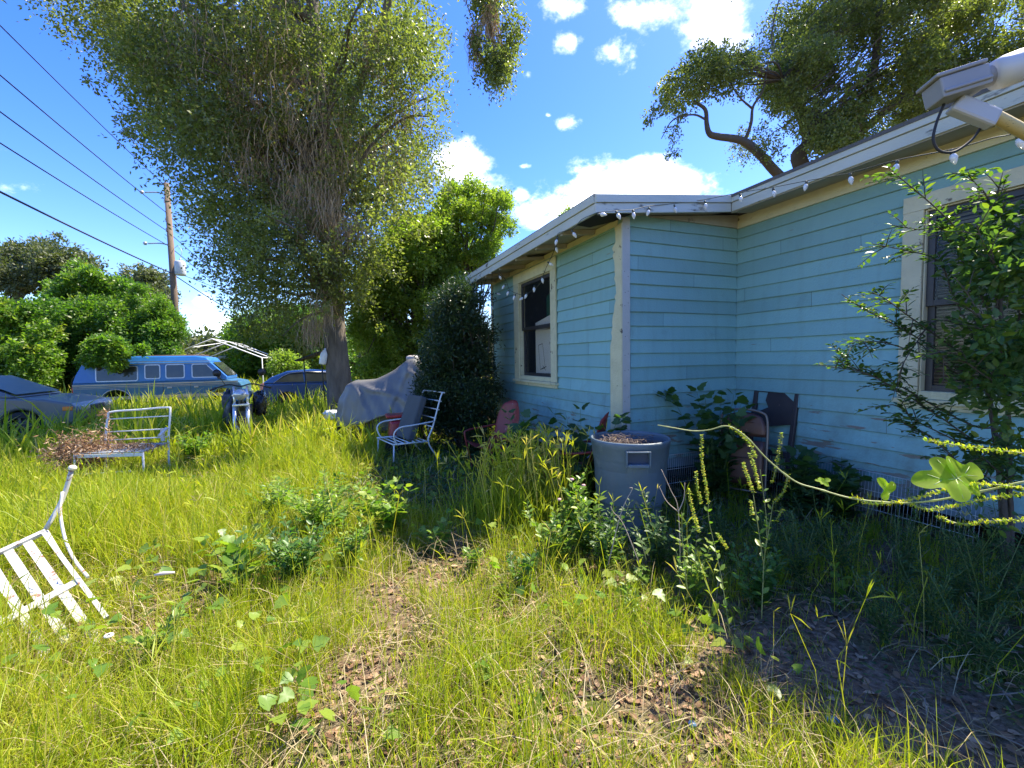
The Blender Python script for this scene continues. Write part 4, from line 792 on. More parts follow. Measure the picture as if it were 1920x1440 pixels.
dcap = (f1-f0).normalized(); mb = MB(); mb.lathe([(0, -.012), (.018, -.010), (.023, .002), (.020, .014), (.010, .021), (0, .022)], f1+dcap*.006, 18, dcap.to_track_quat('Z', 'Y').to_matrix()); mb.build('foot_cap', mat('off_white_rubber_cap', (.72, .66, .50), .5), sc)
mb = MB(); T(mb, [at(117, 922, 2.82), at(113, 960, 2.78), at(122, 1010, 2.72), at(140, 1050, 2.62), at(165, 1082, 2.53)], .0085, 8); mb.build('curved_brace', WHM, sc)
for q0, q1 in ((A+e2*.7, A+e2*.7-e3*.42), (A, A-e3*.42+e1*.02)): mb = MB(); mb.tube([q0, q1], .012, 8); mb.build('leg', WHM, sc)
# --- bits: white jug on the oak, board on the hatchback, debris ---
jp = at(607, 668, 10.75); jg = thing('plastic_jug', 'white plastic jug hanging beside the oak trunk above the blue hatchback', 'jug', tuple(jp), 0); 
mb = MB(); mb.lathe([(0, -.2), (.075, -.2), (.085, -.17), (.085, .05), (.05, .13), (.025, .16), (.025, .20), (0, .20)], n=18, M=Matrix.Rotation(R(12), 3, 'Y')); mb.build('bottle', mat('milky_white_plastic', (.72, .72, .70), .35), jg)
mb = MB(); T(mb, [(.04, 0, .19), (.12, 0, .35), (.12, .1, .6)], .004, 5); mb.build('cord', WIRE, jg)
bd0, bd1 = Vector(at(560, 676, 14.)), Vector(at(606, 660, 14.)); mb = MB(); d = (bd1-bd0); mb.box((bd0+bd1)/2, (d.length, .5, .05), Matrix(((d.normalized()), Vector((0, 1, 0)), d.normalized().cross(Vector((0, 1, 0))))).transposed()); 
bt = thing('tilted_board', 'dark board tilted over posts above the blue hatchback roof', 'board', (0, 0, 0)); mb.build('panel', mat('black_weathered_board', (.03, .028, .028), .8), bt); mb = MB(); T(mb, [tuple(bd0+d*.2), (bd0.x+d.x*.2, bd0.y+.2, -.3)], .02, 6); T(mb, [tuple(bd1-d*.1), (bd1.x-d.x*.1, bd1.y+.2, -.3)], .02, 6); mb.build('post', BLKP, bt)
g = at(622, 775, 8.4); mb = MB(); crumple(mb, (0, 0, 0), (.26, .2, .16), 31, 12, .16); o = mb.build('plastic_bag', mat('white_bag_film', (.60, .62, .64), .5), None, loc=(g[0], g[1], g[2]-.03)); tag(o, 'crumpled white plastic bag caught in the grass before the oak', 'plastic bag')
g = at(305, 1078, 2.6); mb = MB(); mb.tube([(-.05, 0, 0), (0, .01, .006), (.05, .03, 0)], [.006, .012, .007], 7); o = mb.build('broken_shard', mat('pinkish_white_shard', (.62, .52, .48), .5), None, loc=(g[0], g[1], g[2])); tag(o, 'small pinkish white shard in the grass right of the slatted chair', 'litter')
g = at(207, 1187, 2.1); mb = MB(); mb.lathe([(.008, -.004), (.017, -.006), (.021, 0), (.017, .006), (.008, .004)], n=16); o = mb.build('plastic_ring', mat('off_white_plastic', (.66, .64, .58), .4), None, loc=(g[0]+.01, g[1]-.02, g[2])); tag(o, 'little white plastic ring at the tip of the slatted chair', 'litter')
for i, (x, y, lab) in enumerate(((1298, 1360, 'blue bottle cap in shaded grass at the bottom'), (1560, 1350, 'pale blue scrap of litter on the shaded leaves'))):
    d_ = ray(x, y); g = CAMP+d_*((.03-1.5)/d_[2]); mb = MB()
    if i == 0: mb.lathe([(0, .012), (.014, .011), (.016, 0), (.013, 0), (0, .008)], n=16)
    else: crumple(mb, (0, 0, 0), (.05, .03, .02), 3, 6, .1)
    tag(mb.build('bottle_cap' if i == 0 else 'litter_scrap', mat('blue_litter_plastic', (.10, .22, .42), .4), None, loc=tuple(g)), lab, 'litter')
# worn strip with a hose lying on it
a, b = at(478, 800, 7.2), at(660, 797, 7.2); mb = MB(); n = 24; vs = []
for i in range(n+1):
    f = i/n; x = a[0]+(b[0]-a[0])*f; y = 7.2+.1*math.sin(f*5); w = .30+.08*math.sin(f*9); 
    for s in (-1, 1): vs.append((x, y+s*w, float(gz(x, y+s*w))+.03))
mb.add(vs, [(2*i, 2*i+1, 2*i+3, 2*i+2) for i in range(n)]); o = mb.build('worn_path', mat('bare_sandy_soil', (.40, .28, .18), .95, col2=(.28, .20, .13), nscale=14, bump=.4), None); tag(o, kind='structure')
mb = MB(); T(mb, [(a[0]+.3, 7.02, .04), (a[0]+1, 7.1, .05), (b[0]-.3, 7.0, .05), (b[0]+1.3, 6.9, .06)], .011, 7); tag(mb.build('garden_hose', mat('grey_green_hose', (.20, .22, .18), .5), None), 'thin hose lying on the worn strip between the motorcycles', 'hose')
# --- window contents: a cardboard box standing inside the left window ---
CB = mat('kraft_cardboard', (.78, .72, .56), .85, col2=(.68, .62, .46), nscale=4); cbx = thing('cardboard_box', 'printed cardboard carton standing inside the left window', 'box', tuple(P0), HA)
mb = MB(); mb.b2((.13, 1.60, 1.15), (.45, 2.34, 1.90)); mb.build('carton', CB, cbx, bevel=.004)
mb = MB(); mb.box((.24, 1.95, 2.0), (.2, .80, .16), (R(-9), 0, 0)); mb.build('top_flap', CB, cbx)
INK = mat('black_ink', (.03, .03, .03), .8); BLI = mat('blue_printed_label', (.10, .25, .38), .6)
def ink(mb, p0, p1, w):   # stroke on the plane u=.158 ; s to the viewer's right is -v
    (s0, z0), (s1, z1) = p0, p1; d = Vector((s1-s0, z1-z0)); n_ = Vector((-d.y, d.x)).normalized()*w/2; X_ = .1285
    q = [(s0+n_.x, z0+n_.y), (s0-n_.x, z0-n_.y), (s1-n_.x, z1-n_.y), (s1+n_.x, z1+n_.y)]; mb.add([(X_, s, z) for s, z in q], [(0, 1, 2, 3)])
mb = MB(); cx, cz, r_ = 1.70, 1.70, .075
for k in range(18): a0, a1 = 2*math.pi*k/18, 2*math.pi*(k+1)/18; ink(mb, (cx+r_*math.cos(a0), cz+r_*math.sin(a0)), (cx+r_*math.cos(a1), cz+r_*math.sin(a1)), .010)
ink(mb, (cx, cz+.045), (cx+.035, cz-.04), .012); ink(mb, (cx, cz+.045), (cx-.035, cz-.04), .012); ink(mb, (cx-.018, cz-.012), (cx+.018, cz-.012), .010)
for p in (((1.86, 1.70), (1.82, 1.70)), ((1.84, 1.67), (1.84, 1.73)), ((1.88, 1.68), (1.88, 1.72)), ((1.80, 1.68), (1.80, 1.72))): ink(mb, *p, .008)
for p in (((2.24, 1.68), (2.10, 1.70)), ((2.10, 1.70), (2.02, 1.35)), ((2.02, 1.35), (2.18, 1.32)), ((2.18, 1.32), (2.24, 1.68)), ((2.15, 1.33), (1.98, 1.37)), ((2.1, 1.38), (2.0, 1.31))): ink(mb, *p, .008)
for i in range(4): ink(mb, (1.80, 1.38-.025*i), (1.66, 1.385-.025*i), .004)
mb.build('printing', INK, cbx)
mb = MB(); mb.add([(.1282, 1.84, 1.455), (.1282, 1.66, 1.47), (.1282, 1.66, 1.57), (.1282, 1.84, 1.555)], [(0, 1, 2, 3)]); mb.build('blue_label', BLI, cbx)
mb = MB(); mb.box((.42, 2.15, 2.25), (.2, .5, .45)); tag(mb.build('green_bag', mat('dark_green_cloth', (.01, .10, .04), .8, bump=.5, bscale=8), None, bevel=.08, seg=3), 'dark green cloth bundle behind the carton in the left window', 'bundle'); o = bpy.data.objects['green_bag']; o.location = P0; o.rotation_euler = (0, 0, HA)
# --- satellite receiver on its arm, upper right, bolted to the eave ---
lnb = thing('satellite_receiver', 'grey satellite dish receiver head on a round arm at the upper right', 'satellite receiver', (0, 0, 0))
LG = mat('sun_bleached_grey_plastic', (.30, .30, .31), .5, col2=(.24, .24, .25), nscale=6); LW_ = mat('off_white_plastic_cap', (.50, .50, .50), .4)
def frame_at(c, dx):   # box frame with x along dx, z up-ish
    dx = Vector(dx).normalized(); y = Vector((0, 0, 1)).cross(dx).normalized(); z = dx.cross(y); return Matrix((dx, y, z)).transposed()
h0, h1 = Vector(at(1748, 178, 1.75)), Vector(at(1838, 150, 1.72)); Mh = frame_at(0, h1-h0); L1 = (h1-h0).length
mb = MB(); mb.box((h0+h1)/2, (L1, .10, .075), Mh); mb.box((h0+h1)/2+Mh @ Vector((-.01, 0, .046)), (L1*1.04, .115, .014), Mh); mb.box((h0+h1)/2+Mh @ Vector((0, -.055, -.018)), (L1*.96, .01, .012), Mh); mb.build('head_box', LG, lnb, bevel=.008)
h2 = Vector(at(1870, 138, 1.7)); h3 = Vector(at(1950, 108, 1.66)); mb = MB(); T(mb, [tuple(h1), tuple(h2), tuple(h3)], [.034, .036, .036]+[.036]*6 if False else .036, 14); mb.build('feed_neck', LG, lnb)
mb = MB(); d = (h3-h1).normalized(); mb.lathe([(0, -.05), (.05, -.05), (.056, -.02), (.056, .03), (.045, .045), (0, .05)], Vector(at(1895, 130, 1.68)), 20, d.to_track_quat('Z', 'Y').to_matrix()); mb.build('feed_cap', LW_, lnb)
mb = MB(); k0 = Vector(at(1790, 195, 1.75)); k1 = Vector(at(1865, 225, 1.72)); Mk = frame_at(0, k1-k0); mb.box((k0+k1)/2, ((k1-k0).length*1.1, .05, .065), Mk, taper=.9); mb.build('clamp', mat('cast_grey_clamp', (.42, .42, .43), .45), lnb, bevel=.01)
a0 = Vector(at(1845, 208, 1.74)); a1 = Vector(at(1935, 255, 1.80)); dirv = (a1-a0).normalized(); a2 = a0+dirv*1.0
mb = MB(); mb.tube([a0, a1, a2], .0225, 16); mb.build('arm', mat('cream_painted_steel_arm', (.58, .50, .42), .4), lnb)
LB = mat('yellow_warning_label', (.60, .46, .20), .6, speck=(.25, .2, .1), thr=.60, thr_w=.02, sscale=60, stretch=(1, 1, 3))
mb = MB(); mb.tube([a0+dirv*.05, a0+dirv*.30], .0229, 16, cap=False); mb.build('arm_label', LB, lnb)
mb = MB(); mb.tube([a0+dirv*.015, a0+dirv*.045], .0255, 16); mb.build('arm_collar', LG, lnb)
wl_ = Vector(loc_h(1.12, -3.3)); mb = MB(); mb.tube([a2, Vector((wl_.x, wl_.y, 2.3))], .0225, 12) ; mb.tube([Vector((wl_.x, wl_.y, 2.28)), Vector((wl_.x, wl_.y, 2.97))], .024, 12); mb.build('mast', mat('galvanised_mast', (.4, .4, .4), .4, metal=.5), lnb)
mb = MB(); T(mb, [at(1770, 195, 1.75), at(1756, 230, 1.75), at(1750, 262, 1.75), at(1762, 283, 1.75), at(1790, 284, 1.75), at(1822, 262, 1.75), at(1840, 238, 1.75)], .0048, 8, 6); mb.build('coax_loop', WIRE, lnb)
# --- string of bulbs along the eaves ---
st = thing('string_lights', 'string of clear teardrop bulbs looping along the eave and down past the left window', 'string lights', (0, 0, 0))
BULB = mat('frosted_clear_bulb', (.78, .78, .76), .18, spec=.6); BULB.node_tree.nodes['Principled BSDF'].inputs['Transmission Weight'].default_value = .15
cable = [(1945, 205, 2.2), (1905, 250, 2.2), (1860, 262, 2.3), (1785, 283, 2.45), (1682, 303, 2.95), (1594, 327, 3.35), (1512, 342, 3.7), (1450, 354, 4.0), (1388, 364, 4.35), (1322, 377, 4.45), (1264, 385, 4.35), (1217, 389, 4.2), (1187, 396, 4.1), (1157, 398, 4.0), (1124, 401, 3.95), (1114, 404, 4.0), (1090, 415, 4.2), (1076, 431, 4.35), (1052, 438, 4.5), (1046, 441, 4.6)]
mb = MB(); cpth = smoothpath([tuple(at(x, y-3, Y)) for x, y, Y in cable], 4); mb.tube(cpth, .0032, 5)
c2p = [(1046, 441, 4.6), (1042, 462, 5.0), (1036, 480, 5.15), (1024, 505, 5.3), (1012, 535, 5.45), (997, 548, 5.6), (984, 556, 5.75), (968, 553, 5.9), (955, 545, 6.1), (948, 528, 6.3), (936, 512, 6.5), (933, 502, 6.6), (925, 506, 6.7), (922, 530, 6.8), (923, 560, 6.9), (921, 590, 7.0), (912, 620, 7.0)]
c2s = smoothpath([tuple(at(x, y-3, Y)) for x, y, Y in c2p], 4); mb.tube(c2s, .0034, 5); mb.build('cable', mat('dark_green_cable', (.03, .04, .03), .6), st)
def bulb(p, axis, s=1.0):
    d = Vector(axis).normalized(); M = (-d).to_track_quat('Z', 'Y').to_matrix(); e = MB(); s *= .95
    e.lathe([(0, -.012*s), (.009*s, -.012*s), (.0095*s, .010*s), (.0, .011*s)], p, 10, M); k = e.build('socket', mat('dark_socket', (.06, .07, .06), .6), st)
    b = MB(); b.lathe([(.006*s, -.012*s), (.013*s, -.020*s), (.0165*s, -.032*s), (.015*s, -.044*s), (.009*s, -.058*s), (.0035*s, -.068*s), (0, -.070*s)], p, 14, M); b.build('bulb', BULB, k)
rs = random.Random(6)
for (x, y, Y, a, b) in [(1908, 254, 2.2, .35, -1), (1785, 284, 2.45, .2, -1), (1682, 304, 2.95, -.25, -1), (1594, 328, 3.35, .1, -1), (1512, 342, 3.7, -.25, -1), (1450, 355, 4., .1, -1), (1388, 366, 4.35, .12, -1), (1322, 379, 4.45, .1, -1), (1264, 386, 4.35, .3, -1), (1217, 391, 4.2, -.3, -1), (1187, 396, 4.1, .1, -1), (1156, 398, 4.0, .5, -1), (1122, 402, 3.95, 1, -.1),
        (1073, 434, 4.35, .5, -.8), (1045, 447, 4.6, -.3, -1), (1042, 462, 5., .3, -1), (1028, 492, 5.2, .8, -.6), (1016, 520, 5.4, .2, -1), (1002, 537, 5.5, -.1, -1), (988, 550, 5.7, -.4, -1), (982, 557, 5.8, -.8, -.6), (966, 553, 5.9, -.4, -1), (954, 545, 6.1, -.4, -1), (947, 534, 6.3, -.6, -.8), (936, 516, 6.5, .5, -1), (924, 507, 6.7, -.6, -.7), (930, 550, 6.9, .9, -.3), (921, 572, 6.9, .3, -1), (923, 590, 7., .4, -1), (905, 560, 6.9, -.6, -.5), (895, 545, 6.8, -.6, -.5)]:
    bulb(Vector(at(x, y, Y)), (a, -.1, b), 1.15)
# ---------------- vegetation ----------------
BARK = mat('rough_grey_bark', (.19, .155, .12), .95, col2=(.08, .065, .05), nscale=9, nmix=.5, bump=1.0, bscale=22, stretch=(1, 1, .25))
BARKD = mat('dark_branch_bark', (.10, .08, .062), .95, col2=(.08, .065, .05), nscale=9, bump=.6)
OAK = leafmat('oak_leaf', [(.085, .105, .038), (.125, .148, .05), (.175, .19, .066), (.25, .25, .09)], trans=.52, rough=.34)
OAKF = leafmat('far_oak_leaf', [(.060, .075, .034), (.095, .112, .046), (.135, .15, .06)], trans=.3, rough=.5)
BRI = leafmat('bright_tree_leaf', [(.11, .175, .03), (.165, .235, .042), (.235, .30, .058), (.32, .34, .08)], trans=.56, rough=.42)
VINE = leafmat('thicket_leaf', [(.045, .11, .018), (.085, .17, .022), (.13, .22, .03), (.20, .26, .04)], trans=.5, rough=.4, patch=((.36, .32, .04), .45, .60))
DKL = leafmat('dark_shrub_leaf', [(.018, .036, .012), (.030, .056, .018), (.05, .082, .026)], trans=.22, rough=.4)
PRIV = leafmat('privet_leaf', [(.040, .085, .028), (.065, .125, .034), (.10, .17, .04), (.17, .22, .03)], trans=.42, rough=.35)
GRASS = leafmat('grass_blade', [(.18, .27, .016), (.27, .35, .016), (.35, .41, .02), (.45, .44, .04), (.54, .45, .16)], trans=.48, rough=.5, tcol=(1.35, 1.35, .6))
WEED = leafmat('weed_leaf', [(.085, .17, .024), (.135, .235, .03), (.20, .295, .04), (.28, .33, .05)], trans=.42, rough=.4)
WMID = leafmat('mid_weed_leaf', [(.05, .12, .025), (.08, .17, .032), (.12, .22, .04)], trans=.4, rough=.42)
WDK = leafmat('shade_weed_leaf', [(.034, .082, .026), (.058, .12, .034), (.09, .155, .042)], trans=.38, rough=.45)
LITT = leafmat('dry_leaf', [(.09, .046, .02), (.20, .11, .055), (.33, .20, .11), (.48, .33, .20)], trans=.12, rough=.8, tcol=(1.2, 1.0, .7))
MOSS = leafmat('spanish_moss', [(.24, .18, .10), (.36, .27, .16), (.46, .35, .22)], trans=.3, rough=.9, tcol=(1.1, 1, .8))

def inpoly(x, y, P):
    c = False; j = len(P)-1
    for i in range(len(P)):
        if (P[i][1] > y) != (P[j][1] > y) and x < (P[j][0]-P[i][0])*(y-P[i][1])/(P[j][1]-P[i][1])+P[i][0]: c = not c
        j = i
    return c
def fill_clumps(poly, n, Y0, Y1, r0, r1, seed=1):
    """positions for leaf clumps: real points in space whose outline follows the crown"""
    rs = random.Random(seed); xs = [p[0] for p in poly]; ys = [p[1] for p in poly]; out = []; k = 0
    while len(out) < n and k < 20000:
        k += 1; x = rs.uniform(min(xs), max(xs)); y = rs.uniform(min(ys), max(ys)); Y = rs.uniform(Y0, Y1); r = rs.uniform(r0, r1); q = r*818/Y*.8
        if all(inpoly(x+q*a, y+q*b, poly) for a, b in ((0, 0), (1, 0), (-1, 0), (0, 1), (0, -1))):
            p = at(x, y, Y)
            if p[2] > .2: out.append((p, r))
    for _ in range(int(n*.35)):      # loose sprays that break the outline
        p, r = rs.choice(out); d = Vector((rs.gauss(0, 1), rs.gauss(0, 1), rs.gauss(0, 1))).normalized(); q = p+np.array(d)*r*rs.uniform(.9, 1.5)
        if q[2] > .2: out.append((q, r*rs.uniform(.25, .5)))
    return out
def crown(name, clumps, nper, L, m, parent, shape='dia', droop=.15, flat=.8, wid=1., shell=.55, twl=.45, tv=None):
    C = np.array([c[0] for c in clumps]); Rr = np.array([c[1] for c in clumps]); n = len(C); w = Rr**2; w = w/w.sum(); tot = int(nper*n/9)
    idx = RNG.choice(n, tot, p=w); d = rdir(tot); rad = RNG.random(tot)**shell
    s = C[idx]+d*rad[:, None]*Rr[idx, None]*np.array([1, 1, flat])*.85
    td = nrm(d+rdir(tot)*.9+np.array([0, 0, -droop])); tl = Rr[idx]*twl*RNG.uniform(.5, 1.2, tot)
    k = 9; f = (np.arange(k)+RNG.random((tot, k)))/k
    P = s[:, None]+td[:, None]*(f*tl[:, None])[..., None]+np.array([0, 0, -droop])*(f**2*tl[:, None])[..., None]+RNG.normal(size=(tot, k, 3))*L*.45
    D = td[:, None]*.8+RNG.normal(size=(tot, k, 3))*.75; Nn = RNG.normal(size=(tot, k, 3))*.8+np.array([0, 0, .7])
    P = P.reshape(-1, 3); D = D.reshape(-1, 3); Nn = Nn.reshape(-1, 3)
    cv = RNG.random(n)[idx]*.35; t = (cv[:, None]+RNG.random((tot, k))*.65).reshape(-1)
    return leaves(name, P, D, Nn, L*RNG.uniform(.7, 1.25, len(P)), m, parent, shape, t, wid)
def limb_to(mb, a, b, r0, r1, seed, sag=.15, n=8):
    rs = random.Random(seed); a = Vector(a); b = Vector(b); d = b-a; L_ = d.length
    pts = [a]
    for i in range(1, 4):
        f = i/4; p = a+d*f+Vector((rs.uniform(-1, 1), rs.uniform(-1, 1), rs.uniform(-.6, 1)))*L_*.07+Vector((0, 0, sag*L_*math.sin(math.pi*f)))
        pts.append(p)
    pts.append(b); pts = smoothpath(pts, 4); m = len(pts)
    mb.tube(pts, [r0+(r1-r0)*(i/(m-1))**.7 for i in range(m)], n); return pts
def trunk_tube(mb, pts, rad, seed=1, n=16, flare=1.45):
    rs = random.Random(seed); pts = smoothpath(pts, 6); m = len(pts); vs = []
    for i, p in enumerate(pts):
        f = i/(m-1); r = rad[0]+(rad[1]-rad[0])*f; r *= 1+(flare-1)*math.exp(-i*.55)
        for k in range(n):
            q = 2*math.pi*k/n; rr = r*(1+.09*math.sin(3*q+i*.35)+.06*math.sin(7*q+i*.8)+rs.uniform(-.03, .03))
            vs.append(p+Vector((math.cos(q)*rr, math.sin(q)*rr, 0)))
    mb.add(vs, [(i*n+k, i*n+(k+1) % n, (i+1)*n+(k+1) % n, (i+1)*n+k) for i in range(m-1) for k in range(n)], True); return pts

# --- big moss-hung oak ---
B = at(635, 740, 11.); ox, oy = B[0], B[1]; og = float(gz(ox, oy))
oak = thing('oak_tree', 'huge oak with tan hanging moss and thick grey trunk beside the blue hatchback', 'tree', (0, 0, 0))
mb = MB(); tp = trunk_tube(mb, [(ox, oy, og-.1), (ox+.02, oy, 1.2), (ox-.02, oy, 2.6), (ox+.03, oy-.05, 4.0), (ox-.1, oy, 5.6), (ox-.2, oy+.1, 8), (ox-.3, oy, 11.5)], (.30, .13), 5)
oakpoly = [(60, -20), (170, 85), (235, 170), (230, 240), (320, 330), (355, 420), (355, 520), (430, 540), (445, 600), (500, 640), (560, 625), (600, 560), (690, 560), (720, 500), (770, 470), (770, 400), (830, 330), (790, 230), (830, 170), (820, 90), (840, -20)]
cl = fill_clumps(oakpoly, 215, 8.9, 13.2, .42, .95, 3)
rsx = random.Random(9)
up = [(np.array([ox+rsx.uniform(-6.5, 3.2), oy+rsx.uniform(-2.3, 3.4), rsx.uniform(9.8, 13.5)]), rsx.uniform(.8, 1.3)) for _ in range(42)]
back = [(np.array([ox+rsx.uniform(-5, 2.6), oy+rsx.uniform(1.8, 4.2), rsx.uniform(4.5, 10)]), rsx.uniform(.8, 1.2)) for _ in range(14)]
hang = fill_clumps([(850, -60), (868, 30), (880, 95), (905, 150), (935, 165), (975, 120), (985, 30), (975, -60)], 16, 7.6, 8.6, .16, .3, 5)
low = fill_clumps([(590, 590), (600, 470), (700, 420), (740, 480), (690, 570), (640, 600)], 12, 9.6, 10.6, .3, .5, 8)
cl += [(at(x, y, 10.5), r) for x, y, r in [(95, 5, .5), (130, 40, .5), (170, 10, .6), (190, 70, .5), (70, -40, .6), (240, 140, .5), (270, 230, .4), (340, 380, .35), (430, 560, .3), (460, 610, .3), (530, 630, .3), (470, 640, .3), (500, 600, .35), (560, 640, .3), (680, 560, .3), (700, 600, .25), (450, 590, .3), (590, 615, .25), (810, 180, .4), (820, 60, .5), (815, 330, .35), (790, 430, .35), (740, 500, .35)]]
allc = cl+up+back+low
lim = []
for i in range(0, len(allc), 4):
    c, r = allc[i]; zt = max(2.8, min(10.5, c[2]-1.6)); 
    a = min(tp, key=lambda p: abs(p.z-zt)); L_ = np.linalg.norm(np.array(a)-c); limb_to(mb, a, c, .035+.016*L_, .012, i, .10, 6)
fork = [(ox, oy, 4.4), (ox-.8, oy-.4, 5.4), (ox-1.7, oy-.6, 7.0), (ox-2.8, oy-.9, 9.6)]
mb.tube(smoothpath(fork, 5), list(np.linspace(.17, .05, 16)), 10)
mb.tube(smoothpath([(ox, oy, 6.4), (ox+1.6, oy-1., 8.6), (-1.8, 9., 10.2), (-.6, 8.1, 10.4)], 5), list(np.linspace(.12, .03, 16)), 8)
hc = [h for h in hang]
for i, (c, r) in enumerate(hc[::2]): limb_to(mb, (-.6+rsx.uniform(-.4, .2), 8.1, 10.3), c, .025, .006, 60+i, .0, 5)
mb.build('trunk', BARK, oak)
o = crown('crown', allc, 640, .084, OAK, oak, droop=.45, shell=.5, twl=.6)
crown('hanging_branch', hc, 420, .062, OAK, oak, droop=1.0, twl=.9, flat=1.2)
# moss
def moss(name, spots, n, parent, l0, l1, seed=2):
    rs = np.random.default_rng(seed); idx = rs.integers(0, len(spots), n); C = np.array([s[0] for s in spots])[idx]; r = np.array([s[1] for s in spots])[idx]
    P = C+rs.normal(size=(n, 3))*r[:, None]*np.array([.55, .8, .5]); Ln = rs.uniform(l0, l1, n); W_ = rs.uniform(.003, .009, n); q = rs.random(n)*6.28
    sd_ = np.stack([np.cos(q), np.sin(q), q*0], -1); V = []
    sw = rs.normal(size=(n, 3))*.05
    for f, w in ((0, .6), (.25, 1), (.5, 1.), (.75, .8), (1, .15)):
        c = P+np.array([0, 0, -1.])*(Ln*f)[:, None]+sw*math.sin(f*7)+sw[:, ::-1]*f
        V += [c+sd_*(W_*w)[:, None], c-sd_*(W_*w)[:, None]]
    return inst(name, np.stack(V, 1), [(2*i, 2*i+1, 2*i+3, 2*i+2) for i in range(4)], MOSS, parent)
msp = [(at(x, y, Y), r) for x, y, Y, r in [(500, 190, 9.9, .6), (480, 240, 10, .6), (520, 300, 9.9, .5), (545, 130, 10, .6), (400, 180, 10, .6), (330, 110, 10, .6), (720, 300, 10, .5), (750, 180, 10, .5), (560, 380, 9.9, .45), (590, 330, 9.8, .5), (620, 360, 9.6, .4), (600, 400, 9.8, .4), (640, 300, 9.6, .5), (560, 230, 9.4, .6), (575, 350, 9.3, .4), (605, 380, 9.3, .4), (555, 400, 9.4, .35), (630, 410, 9.4, .3),
       (455, 130, 9.5, .5), (610, 560, 9.9, .25), (585, 600, 9.8, .2), (700, 90, 9.5, .5), (380, 60, 9.5, .4), (620, 200, 9.5, .5), (520, 60, 9.3, .6), (660, 420, 9.7, .3), (470, 300, 9.5, .4), (920, 20, 7.8, .12), (890, 60, 7.8, .08)]]
moss('hanging_moss', msp, 4200, oak, .15, .75)

# --- oak behind the house, upper right ---
oak2 = thing('oak_tree', 'backlit oak spreading crooked dark branches above the house roof', 'tree', (0, 0, 0))
mb = MB()
tb = at(1560, 300, 13.5); g2 = -.34
main = trunk_tube(mb, [(tb[0], tb[1], g2-.1), (tb[0]+.1, tb[1], 2.5), (tb[0]-.1, tb[1], 5.2), tuple(at(1500, 300, 13)), tuple(at(1515, 262, 12.8)), tuple(at(1500, 215, 12.6)), tuple(at(1470, 150, 12.4))], (.34, .07), 3)
def bp(pts, r0, r1, n=8):
    p = smoothpath([tuple(at(*q)) for q in pts], 5); mb.tube(p, list(np.linspace(r0, r1, len(p))), n)
bp([(1540, 400, 13.4), (1462, 330, 12.6), (1425, 290, 12.4), (1392, 264, 12.3), (1345, 256, 12.2), (1330, 250, 12.1), (1325, 232, 12.1), (1322, 205, 12.), (1300, 190, 12)], .14, .035)
bp([(1396, 266, 12.3), (1408, 232, 12.2), (1412, 200, 12.2), (1430, 170, 12.2), (1440, 120, 12.2)], .05, .02)
bp([(1325, 225, 12.1), (1300, 215, 11.9), (1262, 225, 11.8), (1240, 260, 11.8)], .03, .01)
bp([(1560, 330, 13.4), (1610, 230, 13), (1640, 120, 12.8), (1650, 0, 12.6)], .16, .07); bp([(1600, 260, 13.4), (1700, 170, 13), (1780, 60, 12.8)], .12, .05)
bp([(1412, 205, 12.2), (1385, 180, 12), (1360, 140, 12)], .03, .012); bp([(1470, 160, 12.4), (1500, 90, 12.4), (1560, 30, 12.4)], .06, .02)
p2 = [(1205, 225), (1230, 160), (1270, 115), (1300, 85), (1350, 75), (1410, 100), (1470, 60), (1545, 12), (1580, -80), (2050, -80), (2050, 260), (1820, 260), (1700, 290), (1580, 320), (1470, 320), (1430, 330), (1450, 290), (1500, 230), (1440, 205), (1390, 190), (1340, 190), (1290, 195), (1270, 270), (1250, 300), (1245, 240)]
c2 = fill_clumps(p2, 175, 11.4, 14.2, .3, .62, 4)
c2 += [(at(x, y, 12), r) for x, y, r in [(1222, 215, .3), (1245, 190, .35), (1262, 250, .25), (1258, 285, .2), (1290, 130, .4), (1340, 110, .4), (1400, 130, .4), (1310, 165, .35), (1375, 160, .4), (1455, 290, .3), (1430, 270, .25), (1530, 240, .4), (1560, 260, .4), (1250, 155, .3)]]
c2 += [(np.array([tb[0]+rsx.uniform(-2, 5), tb[1]+rsx.uniform(-1.5, 3), rsx.uniform(8.5, 15)]), rsx.uniform(.7, 1.1)) for _ in range(46)]
for i in range(0, len(c2), 3):
    c, r = c2[i]; a = min(main[8:], key=lambda p: (p-Vector(c)).length); limb_to(mb, a, c, .03, .008, i+200, .05, 5)
mb.build('trunk', BARKD, oak2)
crown('crown', c2, 760, .085, OAK, oak2, droop=.3)

def bgtree(name, label, poly, n, Y0, Y1, r0, r1, nper, L, m, base, rb, seed, wid=1., shape='dia', droop=.2, group=None, bmat=None, twl=.45, extra=()):
    t = thing(name, label, 'tree', (0, 0, 0), group=group)
    c = fill_clumps(poly, n, Y0, Y1, r0, r1, seed)+list(extra); mb = MB()
    zmax = max(q[0][2] for q in c); ctr = np.mean([q[0] for q in c], 0)
    pts = trunk_tube(mb, [(base[0], base[1], float(gz(*base))-.1), (base[0]*.7+ctr[0]*.3, base[1]*.7+ctr[1]*.3, zmax*.35), (ctr[0], ctr[1], zmax*.75)], (rb, rb*.4), seed, 10)
    for i in range(0, len(c), 3): limb_to(mb, pts[min(len(pts)-1, 4+i % max(1, len(pts)-4))], c[i][0], rb*.35, .012, i+seed*50, .06, 5)
    mb.build('trunk', bmat or BARKD, t); crown('crown', c, nper, L, m, t, shape, droop, wid=wid, twl=twl); return t
